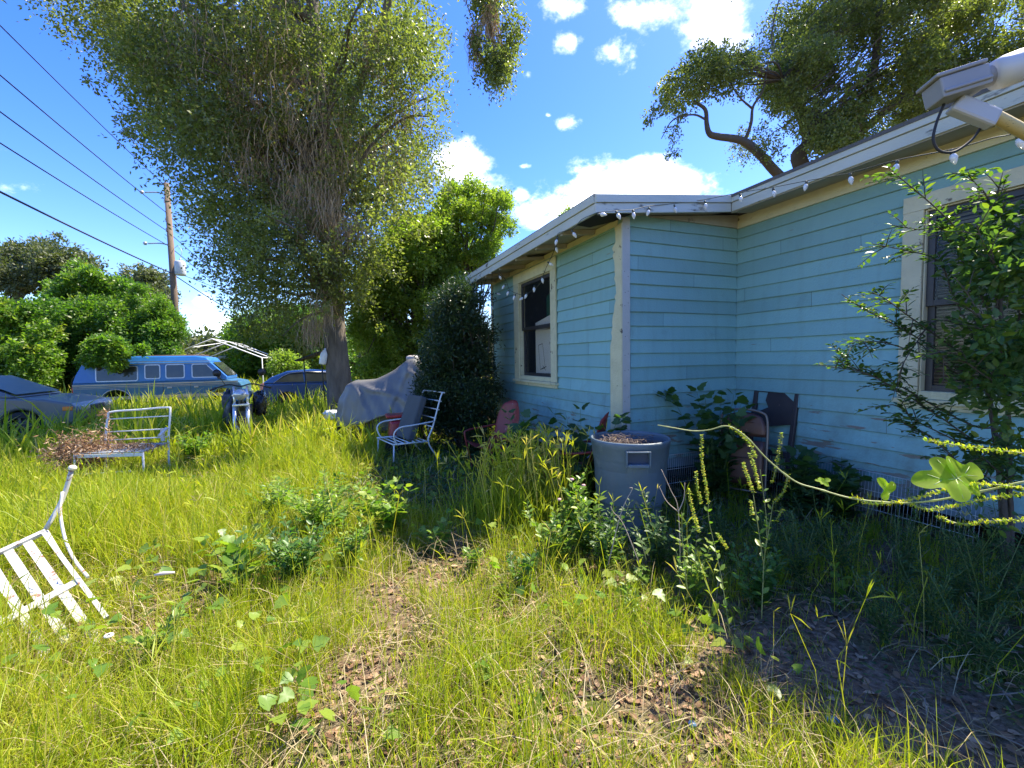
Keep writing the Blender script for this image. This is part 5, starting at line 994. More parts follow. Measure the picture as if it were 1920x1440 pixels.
bgtree('oak_tree', 'tall grey green oak rising behind the vine thicket at the left edge', [(-150, 560), (-150, 470), (-20, 470), (30, 450), (80, 438), (130, 445), (180, 480), (195, 530), (100, 560)], 46, 33, 38, 1.0, 1.8, 620, .26, OAKF, (-41, 36), .4, 21)
bgtree('oak_tree', 'small far oak just left of the utility pole', [(215, 520), (235, 492), (290, 490), (330, 510), (335, 600), (300, 620), (240, 570)], 24, 34, 38, .7, 1.3, 420, .24, OAKF, (-31, 37), .3, 22)
bgtree('thicket_tree', 'tree smothered in bright green and yellow vines behind the blue van', [(60, 740), (70, 600), (90, 520), (150, 483), (200, 500), (250, 530), (265, 600), (250, 740)], 170, 20, 24, .25, .62, 560, .16, VINE, (-19.5, 22), .22, 23, droop=.5)
bgtree('thicket_tree', 'feathery green tree mass in front of the utility pole', [(200, 740), (225, 560), (260, 530), (310, 555), (340, 590), (362, 630), (340, 655), (330, 740)], 130, 18.6, 21, .22, .52, 560, .14, VINE, (-15.5, 20), .2, 24, wid=.6, droop=.3)
bgtree('thicket_tree', 'dark leafy thicket filling the left edge behind the silver car', [(-620, 720), (-620, 520), (-220, 520), (-60, 545), (0, 545), (70, 545), (110, 590), (130, 650), (160, 690), (120, 740)], 260, 15, 20, .25, .65, 520, .14, VINE, (-19, 17), .2, 25, droop=.3)
bgtree('vine_mound', 'mound of sunlit vines draped over the rear of the blue van', [(150, 715), (160, 640), (190, 625), (240, 640), (300, 655), (300, 668), (240, 668), (225, 700), (205, 690), (180, 700)], 44, 15.3, 16.9, .16, .34, 520, .12, VINE, (-16.4, 15.9), .05, 26, shape='ova')['category'] = 'vine'
bgtree('background_tree', 'dark green tree line left of the big oak trunk', [(420, 725), (425, 610), (470, 560), (560, 560), (660, 580), (660, 725)], 86, 30, 35, .8, 1.5, 620, .24, VINE, (-17, 32), .25, 27)
bgtree('yard_bush', 'small yellow green bush between the pipe carport and the blue hatchback', [(498, 700), (505, 665), (530, 650), (565, 655), (575, 690), (560, 705)], 12, 18.4, 19.4, .3, .5, 520, .11, BRI, (-9.8, 19), .06, 28)['category'] = 'bush'
bgtree('bright_tree', 'sunny yellow green tree with thin stems rising behind the low eave', [(790, 520), (800, 400), (830, 345), (865, 330), (930, 335), (965, 380), (972, 430), (935, 480), (900, 520)], 120, 12.2, 14.6, .13, .34, 330, .085, BRI, (-1.4, 13.4), .1, 29, wid=.8)
bgtree('bright_tree', 'dense sunlit light green tree between the oak trunk and the dark shrub', [(655, 735), (650, 600), (670, 500), (710, 430), (770, 385), (830, 400), (880, 470), (890, 560), (860, 735)], 220, 11.8, 15, .24, .56, 430, .10, BRI, (-2.6, 13.2), .16, 30)
bgtree('background_tree', 'low tree tops showing over the roof of the house', [(1030, 520), (1040, 395), (1075, 385), (1160, 350), (1215, 350), (1220, 520)], 26, 24, 27, .35, .6, 420, .14, BRI, (5.5, 26), .15, 31)
bgtree('vine_thicket', 'long tangle of sunlit vines spilling over the fence line behind the van', [(-150, 730), (-150, 640), (0, 625), (60, 600), (110, 560), (160, 545), (230, 560), (300, 590), (345, 625), (350, 655), (320, 700), (150, 730)], 120, 18.4, 20.4, .25, .6, 620, .13, VINE, (-18.2, 19.8), .1, 33, droop=.6, twl=.9)
# far tree belt closes the horizon behind everything
far = []
for i in range(260):
    a = rsx.uniform(-66, 64); d = rsx.uniform(46, 54); far.append((np.array([math.sin(R(a))*d, math.cos(R(a))*d, rsx.uniform(-.3, 3.6)]), rsx.uniform(1.4, 2.2)))
fo = crown('far_woods', far, 420, .50, OAKF, None); tag(fo, kind='stuff', label='distant belt of woods closing the view behind the yards', cat='woods')

# --- dark shrub against the far end of the wall ---
sh = thing('shrub', 'tall dark evergreen shrub standing against the far end of the blue wall', 'shrub', (0, 0, 0))
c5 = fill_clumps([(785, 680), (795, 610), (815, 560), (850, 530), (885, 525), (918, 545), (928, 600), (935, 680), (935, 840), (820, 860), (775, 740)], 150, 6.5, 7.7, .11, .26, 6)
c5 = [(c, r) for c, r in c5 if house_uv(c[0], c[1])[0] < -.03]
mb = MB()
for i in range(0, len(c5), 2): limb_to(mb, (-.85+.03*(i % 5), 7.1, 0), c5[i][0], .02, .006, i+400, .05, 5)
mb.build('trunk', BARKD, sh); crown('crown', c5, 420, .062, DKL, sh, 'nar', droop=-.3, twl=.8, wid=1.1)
# stray shoots reaching over the siding
def shoot(mb, LP, LD, path, r0, n=6): 
    p = smoothpath(path, 5); mb.tube(p, list(np.linspace(r0, r0*.35, len(p))), n); return p
def leafed(path_pts, step, L, LP, LD, LN, LL, rs, ang=.9, start=.1):
    """leaves in alternate pairs along a path"""
    tot = 0; k = 0
    for a, b in zip(path_pts[:-1], path_pts[1:]):
        seg = (b-a).length; tot += seg
    acc = 0; nxt = start*tot
    for a, b in zip(path_pts[:-1], path_pts[1:]):
        seg = (b-a).length; d = (b-a).normalized()
        while nxt < acc+seg:
            p = a+d*(nxt-acc); side = d.cross(Vector((rs.uniform(-.4, .4), rs.uniform(-.4, .4), 1))).normalized()
            for s_ in (-1, 1):
                if rs.random() < .1: continue
                q = d*(.6+rs.uniform(-.2, .3))+side*s_*ang+Vector((rs.uniform(-.3, .3), rs.uniform(-.3, .3), rs.uniform(-.3, .35)))
                LP.append(p+q.normalized()*L*.12); LD.append(q.normalized()); LN.append(Vector((rs.uniform(-.5, .5), rs.uniform(-.5, .5), 1))); LL.append(L*rs.uniform(.65, 1.15)*(1-.35*(nxt/tot)))
            nxt += step*rs.uniform(.75, 1.3)
        acc += seg

# --- privet in front of the right-hand window ---
pr = thing('shrub', 'leafy privet shrub with long arching shoots in front of the blinds window', 'shrub', (0, 0, 0))
mb = MB(); LP, LD, LN, LL = [], [], [], []; rs = random.Random(12)
base = at(1890, 1010, 2.55); base[2] = 0; hub = [at(1880, 800, 2.5), at(1850, 700, 2.5), at(1830, 600, 2.55), at(1870, 500, 2.5)]
shoots = [  # traced in space, near the wall
 [(1840, 830, 2.5), (1760, 780, 2.45), (1690, 735, 2.45), (1620, 700, 2.45), (1530, 683, 2.5)],
 [(1830, 800, 2.5), (1750, 760, 2.5), (1680, 720, 2.5), (1600, 690, 2.5), (1575, 660, 2.55)],
 [(1850, 760, 2.5), (1780, 690, 2.5), (1700, 655, 2.5), (1640, 640, 2.5), (1590, 650, 2.5)],
 [(1860, 740, 2.5), (1760, 660, 2.5), (1680, 610, 2.5), (1620, 580, 2.5), (1578, 552, 2.5)],
 [(1850, 700, 2.5), (1770, 640, 2.5), (1700, 590, 2.45), (1660, 560, 2.45), (1635, 548, 2.45)],
 [(1850, 680, 2.5), (1790, 560, 2.5), (1760, 490, 2.5), (1700, 470, 2.45), (1635, 457, 2.45)],
 [(1860, 600, 2.5), (1800, 480, 2.5), (1770, 430, 2.5), (1720, 430, 2.45), (1672, 422, 2.45)],
 [(1870, 560, 2.5), (1800, 440, 2.5), (1760, 395, 2.45), (1720, 360, 2.45), (1690, 335, 2.4), (1665, 312, 2.4)],
 [(1880, 560, 2.5), (1860, 440, 2.5), (1850, 370, 2.45), (1830, 345, 2.45), (1812, 325, 2.4)],
 [(1880, 520, 2.45), (1880, 420, 2.4), (1870, 360, 2.4), (1890, 330, 2.4)],
 [(1860, 860, 2.5), (1780, 820, 2.4), (1720, 790, 2.4), (1680, 760, 2.4), (1650, 765, 2.4)],
 [(1840, 900, 2.5), (1780, 850, 2.4), (1740, 815, 2.4), (1705, 800, 2.4), (1690, 790, 2.35)],
 [(1850, 620, 2.5), (1760, 600, 2.5), (1720, 640, 2.45), (1690, 690, 2.4), (1690, 720, 2.4)],
 [(1900, 700, 2.3), (1850, 620, 2.2), (1820, 560, 2.2), (1790, 520, 2.2)], [(1900, 740, 2.3), (1840, 700, 2.2), (1780, 660, 2.2), (1730, 670, 2.2)],
 [(1910, 600, 2.3), (1880, 520, 2.2), (1850, 470, 2.2), (1830, 420, 2.2)], [(1900, 900, 2.4), (1840, 860, 2.3), (1800, 880, 2.3), (1760, 900, 2.3)]]
for h in hub: mb.tube(smoothpath([tuple(base), tuple((base*.5+h*.5)+np.array([.05, 0, -.05])), tuple(h)], 5), list(np.linspace(.018, .009, 11)), 6)
def twig_off(p, n, ln):
    for _ in range(n):
        i = rs.randrange(len(p)//4, len(p)-1); d = (p[i+1]-p[i]).normalized(); q = (d+Vector((rs.uniform(-1, 1), rs.uniform(-1, 1), rs.uniform(-.7, .9)))).normalized()
        e = [p[i], p[i]+q*ln*.5, p[i]+q*ln+Vector((0, 0, -.02))]; w = shoot(mb, 0, 0, e, .003, 4); leafed(w, .026, .052, LP, LD, LN, LL, rs)
for s_ in shoots:
    P_ = [at(*q) for q in s_]; hb = min(hub, key=lambda h: np.linalg.norm(h-P_[0])); p = shoot(mb, 0, 0, [tuple(hb)]+[tuple(q) for q in P_], .0055)
    leafed(p, .026, .056, LP, LD, LN, LL, rs, start=.12); twig_off(p, 10, .15)
mb.build('stem', BARKD, pr)
leaves('shoot_leaves', np.array(LP), np.array(LD), np.array(LN), np.array(LL), PRIV, pr, 'ova')
c6 = fill_clumps([(1745, 860), (1760, 760), (1740, 640), (1790, 560), (1780, 440), (1850, 390), (1990, 400), (1990, 1000), (1800, 1000), (1830, 900)], 28, 2.15, 2.62, .07, .15, 9)
c6 = [(c, r) for c, r in c6 if house_uv(c[0], c[1])[0] < 1.44]
crown('inner_foliage', c6, 95, .048, PRIV, pr, 'ova', droop=.1, twl=.9)

# ---------------- lawn, weeds and litter ----------------
def sample_ground(n, Y0, Y1, e, xm=1.55):
    n = int(n*1.15)
    u = RNG.random(n); a = 2-e; Y = (Y0**a+u*(Y1**a-Y0**a))**(1/a); X = RNG.uniform(-1, 1, n)*(xm*Y+.9)
    return X, Y
def vnoise(x, y, s, seed=0):
    r = np.random.default_rng(seed); o = np.zeros_like(x)
    for i in range(7):
        a = r.random()*6.28; f = s*r.uniform(.6, 1.7); o += np.sin((x*math.cos(a)+y*math.sin(a))*f+r.random()*6.28)
    return o/2.6
def shade_zone(x, y):   # ground right of the line where the eave keeps the soil bare and littered
    return (x-(.2+(3.6-y)*.47)) 
def blades(name, P, H, W_, lean, t, m=GRASS, kind='stuff', label=None, cat='grass', parent=None, az=None):
    n = len(P); q = RNG.random(n)*6.283 if az is None else az; dirx = np.stack([np.cos(q), np.sin(q), q*0], -1); ln = lean[:, None]
    q2 = RNG.random(n)*6.283; sd_ = np.stack([np.cos(q2), np.sin(q2), q2*0], -1); V = []; up = np.array([0, 0, 1.])
    for f, w in ((0, .8), (.4, 1.), (.75, .7)):
        c = P+(dirx*ln*(f**1.8)+up*(f-.35*ln*f*f))*H[:, None]; V += [c+sd_*(W_*w/2)[:, None], c-sd_*(W_*w/2)[:, None]]
    V.append(P+(dirx*ln*1.0+up*(1-.42*ln))*H[:, None])
    o = inst(name, np.stack(V, 1), [(0, 1, 3, 2), (2, 3, 5, 4), (4, 5, 6)], m, parent, t)
    if kind: tag(o, kind=kind, label=label, cat=cat)
    return o
LPATCH = [(690, 1290, .28), (650, 1370, .22), (760, 1200, .22), (840, 1050, .38), (730, 1110, .22), (1120, 1300, .2), (1270, 1330, .28), (1400, 1200, .35), (1560, 1180, .4), (1650, 1320, .35), (1800, 1360, .35), (960, 1160, .15), (560, 1400, .15), (1020, 1260, .14)]
LPC = []
for x_, y_, r_ in LPATCH: d_ = ray(x_, y_); LPC.append((float(CAMP[0]-d_[0]*1.5/d_[2]), float(-d_[1]*1.5/d_[2]), r_*.86))
def litter(x, y): 
    m = np.zeros_like(x)
    for a, b, r in LPC: m = np.maximum(m, np.exp(-(((x-a)**2+((y-b)*.8)**2)/r**2)**1.5))
    return m
def tufts(n, Y0, Y1, e, nb, seed):
    X, Y = sample_ground(n, Y0, Y1, e); n = len(X); sh_ = shade_zone(X, Y); bare = vnoise(X, Y, 1.7, 5)
    keep = ~in_house(X, Y, .08); dens = np.clip(.95-.62*np.clip(sh_+.35, 0, 1)-.55*np.clip(bare-.1, 0, 1)*(Y < 5)*(X > -2.2), .10, 1)
    keep &= RNG.random(n) < dens; keep &= ~((np.abs(Y-(5.9-.05*X)) < .12) & (X > -5.5) & (X < -2)) 
    keep &= RNG.random(n) > .93*litter(X, Y)
    keep &= ~((X > -1.9) & (Y > 4.2) & (Y < 7.5) & (X < .6) & (RNG.random(n) < .75))
    return X[keep], Y[keep]
for (nm, n, Y0, Y1, e, nb, hh, ww) in (('lawn_grass', 21000, 1.0, 9, 1.0, 14, (.11, .34), .0038), ('field_grass', 9000, 6.5, 44, 1.2, 10, (.34, .66), .010)):
    X, Y = tufts(n, Y0, Y1, e, nb, 1); k = len(X); th = np.clip(RNG.normal(.5, .2, k)+.25*vnoise(X, Y, 2.2, 8), 0, 1)
    H = (hh[0]+(hh[1]-hh[0])*th)*np.where(shade_zone(X, Y) > 0, .75, 1.)*(1+.45*np.clip(-X-1.2, 0, 1)-.75*((X < -1.7) & (X > -3.4) & (Y > 1.75) & (Y < 3.0))-.78*np.exp(-((X+5.0)**2+((Y-7.8)*.7)**2)/.6)-.5*np.exp(-((X+2.25)**2/1.2+(Y-7.1)**2/.5))-.5*np.exp(-((X+3.7)**2/.5+(Y-5.0)**2/.15))+.5*(vnoise(X, Y, 3.3, 61) > .75))*(1-.45*np.clip(1.6*litter(X, Y+.12), 0, 1)); dry = vnoise(X, Y, .9, 17)
    X = np.repeat(X, nb)+RNG.normal(size=k*nb)*.035; Y = np.repeat(Y, nb)+RNG.normal(size=k*nb)*.035; H = np.repeat(H, nb)*RNG.uniform(.5, 1.25, k*nb)
    P = np.stack([X, Y, gz(X, Y)-.01], -1); lean = np.clip(RNG.gamma(2.0, .22, k*nb), .02, 1.25)
    t = np.clip(RNG.normal(.40, .2, k*nb)+np.repeat(dry, nb)*.13+(RNG.random(k*nb) < .07)*.5, 0, 1); d = np.hypot(X, Y)
    blades(nm, P, H, ww*RNG.uniform(.6, 1.3, k*nb)*np.clip(d/3.2, 1, 3.5)*(np.clip(d/14, 1, 2) if nm[0] == 'f' else 1), lean, t, label={'l': 'bright uncut grass covering the yard in front', 'f': 'tall yellow green grass around the parked vehicles'}[nm[0]])
# tall thin seed stems, loose over the yard and thick beside the bin
def seed_stems(name, X, Y, H, label, spk=(.05, .12), tmu=.55, parent=None, wmul=1.):
    n = len(X); z = gz(X, Y); P = np.stack([X, Y, z], -1); q = RNG.random(n)*6.283; l = RNG.uniform(.03, .38, n)
    d = np.stack([np.cos(q)*l, np.sin(q)*l, q*0], -1); dist = np.hypot(X, Y); w = (.0016*np.clip(dist/2.5, 1, 4)*wmul)[:, None]
    q2 = RNG.random(n)*6.283; s_ = np.stack([np.cos(q2), np.sin(q2), q2*0], -1); V = []
    for f in (0, .5, 1.): c = P+(d*f*f+np.array([0, 0, 1.])*f)*H[:, None]; V += [c+s_*w, c-s_*w]
    top = P+(d+np.array([0, 0, 1.]))*H[:, None]; L2 = RNG.uniform(spk[0], spk[1], n)[:, None]
    for k in range(3):
        a = nrm(RNG.normal(size=(n, 3))*.55+np.array([0, 0, 1.])); cr_ = nrm(np.cross(a, s_+1e-3)); m_ = top+a*L2*.5
        V += [top, m_+cr_*w*1.9, top+a*L2+np.array([0, 0, -.15])*L2, m_-cr_*w*1.9]
    f = [(0, 1, 3, 2), (2, 3, 5, 4)]+[(6+4*k, 7+4*k, 8+4*k, 9+4*k) for k in range(3)]
    o = inst(name, np.stack(V, 1), f, GRASS, parent, np.clip(RNG.normal(tmu, .22, n), 0, 1))
    if label: tag(o, kind='stuff', label=label, cat='grass')
    return o
X, Y = sample_ground(2600, 1.5, 30, 1.3); k = ~in_house(X, Y, .1) & (RNG.random(len(X)) < np.where(shade_zone(X, Y) > .3, .35, .9)); X, Y = X[k], Y[k]
seed_stems('seed_grass', X, Y, RNG.uniform(.28, .62, len(X)), 'thin seed stems standing above the lawn')
c = at(985, 950, 3.85); q = RNG.normal(size=(330, 2))*np.array([.26, .16]); X, Y = c[0]+q[:, 0], c[1]+q[:, 1]
k = ~in_house(X, Y, .05); X, Y = X[k], Y[k]
tg = thing('tall_grass_clump', 'thick clump of tall seeding grass left of the grey bin', 'grass', (0, 0, 0))
seed_stems('seed_stem', X, Y, RNG.uniform(.42, .86, len(X)), None, (.06, .15), .72, tg, 1.3)['kind'] = 'stuff'
n = 1500; q = RNG.normal(size=(n, 2))*np.array([.26, .17]); P = np.stack([c[0]+q[:, 0], c[1]+q[:, 1], q[:, 0]*0], -1)
blades('blade', P, RNG.uniform(.2, .6, n), RNG.uniform(.004, .007, n), np.clip(RNG.gamma(2, .2, n), .02, 1), np.clip(RNG.normal(.35, .2, n), 0, 1), cat=None, label=None, parent=tg)
# low broadleaf ground cover
def cover(name, X, Y, L0, L1, m, shape, label, h=.1, tilt=.5, cat='ground cover'):
    k = ~in_house(X, Y, .03); X, Y = X[k], Y[k]; n = len(X); P = np.stack([X, Y, gz(X, Y)+RNG.random(n)*h], -1); D = RNG.normal(size=(n, 3)); D[:, 2] *= .3
    Nn = RNG.normal(size=(n, 3))*tilt+np.array([0, 0, 1.]); o = leaves(name, P, D, Nn, RNG.uniform(L0, L1, n)*np.clip(np.hypot(X, Y)/4, 1, 3), m, None, shape); return tag(o, kind='stuff', label=label, cat=cat)
X, Y = sample_ground(26000, 1.3, 12, 1.0); k = vnoise(X, Y, 2.4, 31) > .1; cover('clover', X[k], Y[k], .014, .032, WEED, 'ova', 'small leaved weeds spreading through the grass', .10)
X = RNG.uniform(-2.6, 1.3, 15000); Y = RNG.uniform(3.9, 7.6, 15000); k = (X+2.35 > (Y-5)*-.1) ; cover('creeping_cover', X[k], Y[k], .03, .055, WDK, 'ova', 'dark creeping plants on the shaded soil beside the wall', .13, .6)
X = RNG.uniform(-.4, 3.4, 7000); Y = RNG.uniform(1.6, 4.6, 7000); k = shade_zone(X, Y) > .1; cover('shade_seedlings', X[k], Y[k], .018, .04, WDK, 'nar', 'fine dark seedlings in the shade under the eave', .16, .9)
X, Y = sample_ground(1500, 1.5, 5.5, 1.0, .9); k = (vnoise(X, Y, 1.9, 44) > -.1) & (X < 1.2) & (shade_zone(X, Y) < .5); X, Y = X[k], Y[k]
k = ~in_house(X, Y, .05); X, Y = X[k], Y[k]; n = len(X); P = np.stack([X, Y, gz(X, Y)+RNG.uniform(.05, .26, n)], -1); D = RNG.normal(size=(n, 3)); D[:, 2] = D[:, 2]*.3-.2
tag(leaves('vine_leaves', P, D, RNG.normal(size=(n, 3))*.5+np.array([0, 0, 1.]), RNG.uniform(.035, .085, n), WEED, None, 'lob'), kind='stuff', label='lobed vine leaves creeping through the lawn', cat='vine leaves')
# leaf litter
X, Y = sample_ground(40000, 1.2, 7, .9); k = (shade_zone(X, Y) > -.9) | (vnoise(X, Y, 1.7, 5) > .15) | (RNG.random(len(X)) < litter(X, Y)*1.2); k &= (shade_zone(X, Y) < .1) | (RNG.random(len(X)) < .45); X, Y = X[k], Y[k]; n = len(X)
P = np.stack([X, Y, gz(X, Y)+.006+RNG.random(n)*.014], -1); Nn = RNG.normal(size=(n, 3))*.35+np.array([0, 0, 1.]); D = RNG.normal(size=(n, 3)); D[:, 2] *= .12
tag(leaves('leaf_litter', P, D, Nn, RNG.uniform(.02, .058, n), LITT, None, 'ova'), kind='stuff', label='dry brown oak leaves littering the bare soil', cat='leaf litter')
n = 24000; X, Y = sample_ground(n, 1.1, 9, 1.0); k = ~in_house(X, Y, .05) & ((shade_zone(X, Y) < -.1) | (RNG.random(len(X)) < .25)); X, Y = X[k], Y[k]; n = len(X)
blades('thatch', np.stack([X, Y, gz(X, Y)+RNG.random(n)*.05], -1), RNG.uniform(.08, .3, n), RNG.uniform(.0022, .0048, n)*np.clip(np.hypot(X, Y)/3, 1, 3), RNG.uniform(.7, 1.6, n), RNG.random(n), m=leafmat('dead_grass', [(.20, .15, .07), (.36, .28, .14), (.50, .42, .24)], trans=.2, rough=.7, tcol=(1.1, 1, .7)), label='dead straw coloured thatch between the green blades', cat='thatch')
# twigs among the litter
mb = MB(); rs = random.Random(77)
for i in range(150):
    Yt = rs.uniform(1.5, 5); Xt = rs.uniform(-1.2, 2.6); a = rs.random()*6.28; l = rs.uniform(.06, .3); z = float(gz(Xt, Yt))+.015
    if in_house(Xt, Yt, .1): continue
    mb.tube([(Xt, Yt, z), (Xt+l*.5*math.cos(a), Yt+l*.5*math.sin(a), z+rs.uniform(0, .03)), (Xt+l*math.cos(a+.2), Yt+l*math.sin(a+.2), z+.01)], [.0035, .003, .0015], 5)
tag(mb.build('fallen_twigs', mat('grey_twig', (.24, .19, .14), .9), None), kind='stuff', label='broken twigs lying in the leaf litter', cat='twigs')
# single weeds one can point to
def weed(name, label, base, h, ns, L, m=WEED, shape='ova', step=.035, spread=.35, cat='weed', seed=1, group=None, wid=1., tilt=.9, flower=None, sub=0):
    t = thing(name, label, cat, (base[0], base[1], float(gz(base[0], base[1]))), group=group); rs = random.Random(seed); mb = MB(); LP, LD, LN, LL = [], [], [], []; tops = []
    for i in range(ns):
        a = rs.random()*6.28; sp = rs.uniform(.2, 1)*spread*h; hh = h*rs.uniform(.65, 1.05)
        p = smoothpath([(rs.uniform(-.03, .03), rs.uniform(-.03, .03), -.01), (sp*.35*math.cos(a), sp*.35*math.sin(a), hh*.45), (sp*math.cos(a), sp*math.sin(a), hh)], 5)
        mb.tube(p, list(np.linspace(.0035, .0015, len(p))), 5); leafed(p, step, L, LP, LD, LN, LL, rs, tilt, .15); tops.append(p[-1])
        for _ in range(sub):
            k = rs.randrange(3, len(p)-1); q = Vector((rs.uniform(-1, 1), rs.uniform(-1, 1), rs.uniform(.1, .9))).normalized(); w = smoothpath([p[k], p[k]+q*h*.12, p[k]+q*h*.22+Vector((0, 0, .02))], 3)
            mb.tube(w, .0014, 4); leafed(w, step, L*.8, LP, LD, LN, LL, rs, tilt, .2)
    mb.build('stem', mat('green_stem', (.10, .14, .03), .6), t); leaves('leaves', np.array(LP), np.array(LD), np.array(LN), np.array(LL), m, t, shape, None, wid)
    if flower:
        fb = MB()
        for p in tops[:3]: fb.lathe([(0, -.008), (.012, -.006), (.017, .002), (.012, .009), (0, .012)], p, 10)
        fb.build('flower_head', flower, t)
    return t
PINK = mat('pink_flower', (.55, .30, .30), .6)
g0 = lambda x, y, Y: tuple(at(x, y, Y)[:2])
weed('weed_plant', 'leafy weed with a pink flower head against the left side of the grey bin', g0(1098, 1010, 3.15), .66, 8, .085, seed=3, flower=PINK, sub=3)
weed('weed_plant', 'bushy light green weed in front of the tall grass clump', g0(1050, 1050, 3.0), .46, 10, .075, seed=4, sub=4, spread=.6)
weed('weed_plant', 'broad sprawling weed patch at the edge of the shade left of centre', g0(610, 1000, 3.5), .52, 20, .08, seed=5, spread=.9, sub=4)
weed('weed_plant', 'weed with pale lobed leaves standing in sun before the cushion chair', g0(735, 990, 3.6), .5, 10, .11, seed=6, shape='lob', step=.06, sub=2, spread=.6)
weed('weed_plant', 'low weed with wide round leaves in the left foreground', g0(445, 1120, 2.75), .34, 9, .13, seed=7, shape='lob', step=.07, spread=1.1)
weed('weed_plant', 'dense dark leafed weed below the round leaved one', g0(560, 1080, 2.8), .42, 16, .07, seed=8, spread=.8, sub=4, m=WMID)
weed('weed_plant', 'leafy weed growing low behind the litter patch', g0(820, 1020, 3.3), .30, 9, .085, seed=9, shape='lob', step=.06, spread=.9)
weed('weed_plant', 'small weed of heart shaped leaves in the near grass', g0(930, 1360, 1.9), .14, 4, .075, seed=10, shape='lob', step=.05, spread=.8)
weed('weed_plant', 'heart leafed seedling at the bottom edge of the lawn', g0(985, 1440, 1.72), .10, 3, .075, seed=20, shape='lob', step=.05, spread=.8)
weed('weed_plant', 'dry looking weed with leaf pairs in front of the bin', g0(1140, 1110, 2.85), .36, 8, .06, seed=11, sub=2)
weed('weed_plant', 'green weed with toothed leaf pairs at the foot of the seed spikes', g0(1300, 1160, 2.5), .40, 9, .065, seed=12, sub=2)
weed('weed_plant', 'sunlit weed shoot amid the shaded litter on the right', g0(1580, 1150, 2.45), .26, 2, .07, seed=13, m=WEED, shape='lob', step=.05)
for i, (x, y, Y, h, lab) in enumerate([(1500, 1060, 2.7, .5, 'feathery weed just right of the yellowing spike weed'), (1590, 1040, 2.7, .55, 'feathery weed below the small yellow vine flower'), (1690, 1050, 2.6, .6, 'tall feathery weed under the middle of the hanging vine'),
  (1790, 1060, 2.4, .6, 'feathery weed below the large lime vine leaf'), (1850, 1120, 2.2, .55, 'feathery weed in front of the privet stems'), (1660, 1230, 2.1, .38, 'short feathery weed alone on the littered soil'), (1830, 1250, 1.9, .4, 'nearest feathery weed at the lower right'),
  (1740, 1180, 2.2, .4, 'feathery weed between the littered soil and the privet'), (1450, 1040, 2.9, .45, 'feathery weed right behind the yellowing spike weed'), (1900, 1060, 2.4, .6, 'feathery weed at the right edge below the privet'), (1540, 1000, 3.1, .55, 'rearmost feathery weed by the long wire panel'), (1350, 1010, 3.2, .4, 'feathery weed between the two spike weeds')]):
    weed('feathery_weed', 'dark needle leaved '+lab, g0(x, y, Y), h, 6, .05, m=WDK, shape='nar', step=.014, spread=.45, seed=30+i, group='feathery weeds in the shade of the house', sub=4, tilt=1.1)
for i, (x, y, Y, h, lab) in enumerate([(1010, 850, 4.35, 1.0, 'lobed fig seedling growing against the cream corner boards'), (1092, 840, 4.10, 1.05, 'taller fig seedling touching the corner just behind the bin'),
        (1345, 880, 4.25, 1.2, 'dark fig sapling in the wall corner left of the brown folding chair'), (1500, 900, 3.9, .62, 'fig seedling right of the leaning dark chair'), (1580, 920, 3.7, .55, 'fig seedling in front of the wire panel')]):
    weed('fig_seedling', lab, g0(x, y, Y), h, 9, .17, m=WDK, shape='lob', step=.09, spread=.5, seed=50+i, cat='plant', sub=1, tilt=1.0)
# basil like spikes
SPK = leafmat('seed_calyx', [(.22, .32, .04), (.40, .46, .06), (.60, .48, .06)], trans=.5, rough=.5)
def spikes(name, label, stems, parent=None, rad=.006):
    t = thing(name, label, 'weed', (0, 0, 0)); mb = MB(); P, D, Nn, Ls = [], [], [], []; LP, LD, LN, LL = [], [], [], []; rs = random.Random(hash(len(label)) % 97)
    for pts, leafy in stems:
        p = smoothpath([tuple(at(*q)) for q in pts], 6); mb.tube(p, list(np.linspace(.0028, .0012, len(p))), 5)
        if leafy: leafed(p, .05, .05, LP, LD, LN, LL, rs, 1.0, .1); continue
        acc = 0; nx = 0; P, D, Nn, Ls = [], [], [], []
        for a, b in zip(p[:-1], p[1:]):
            d = (b-a).normalized(); s = (b-a).length
            while nx < acc+s:
                c = a+d*(nx-acc)
                for _ in range(6):
                    q = Vector((rs.gauss(0, 1), rs.gauss(0, 1), rs.gauss(0, 1))); q = (q-d*q.dot(d)*.6).normalized(); P.append(c); D.append(q); Nn.append(d); Ls.append(rad*2*rs.uniform(.8, 1.3))
                nx += rad*1.75
            acc += s
        leaves('seed_spike', np.array(P), np.array(D), np.array(Nn), np.array(Ls), SPK, t, 'dia', None, 1.7)
    mb.build('stem', mat('pale_stem', (.22, .24, .08), .6), t)
    if LP: leaves('leaves', np.array(LP), np.array(LD), np.array(LN), np.array(LL), WEED, t, 'ova')
    return t
spikes('seed_spike_weed', 'yellowing weed with many knobbly seed spikes under the hanging vine stem', [([(1465, 812, 2.15), (1458, 860, 2.15), (1452, 890, 2.15), (1447, 905, 2.15)], 0), ([(1393, 868, 2.15), (1404, 900, 2.15), (1414, 925, 2.15)], 0),
    ([(1478, 890, 2.1), (1470, 920, 2.1), (1450, 945, 2.1)], 0), ([(1406, 850, 2.1), (1415, 880, 2.1), (1424, 915, 2.1)], 0), ([(1410, 965, 2.1), (1408, 940, 2.1)], 0), ([(1468, 955, 2.1), (1455, 975, 2.1)], 0),
    ([(1428, 1160, 2.1), (1432, 1060, 2.12), (1438, 990, 2.12), (1430, 915, 2.15), (1425, 880, 2.15)], 1), ([(1432, 1060, 2.12), (1412, 925, 2.15)], 1), ([(1434, 1040, 2.12), (1450, 940, 2.1)], 1)])
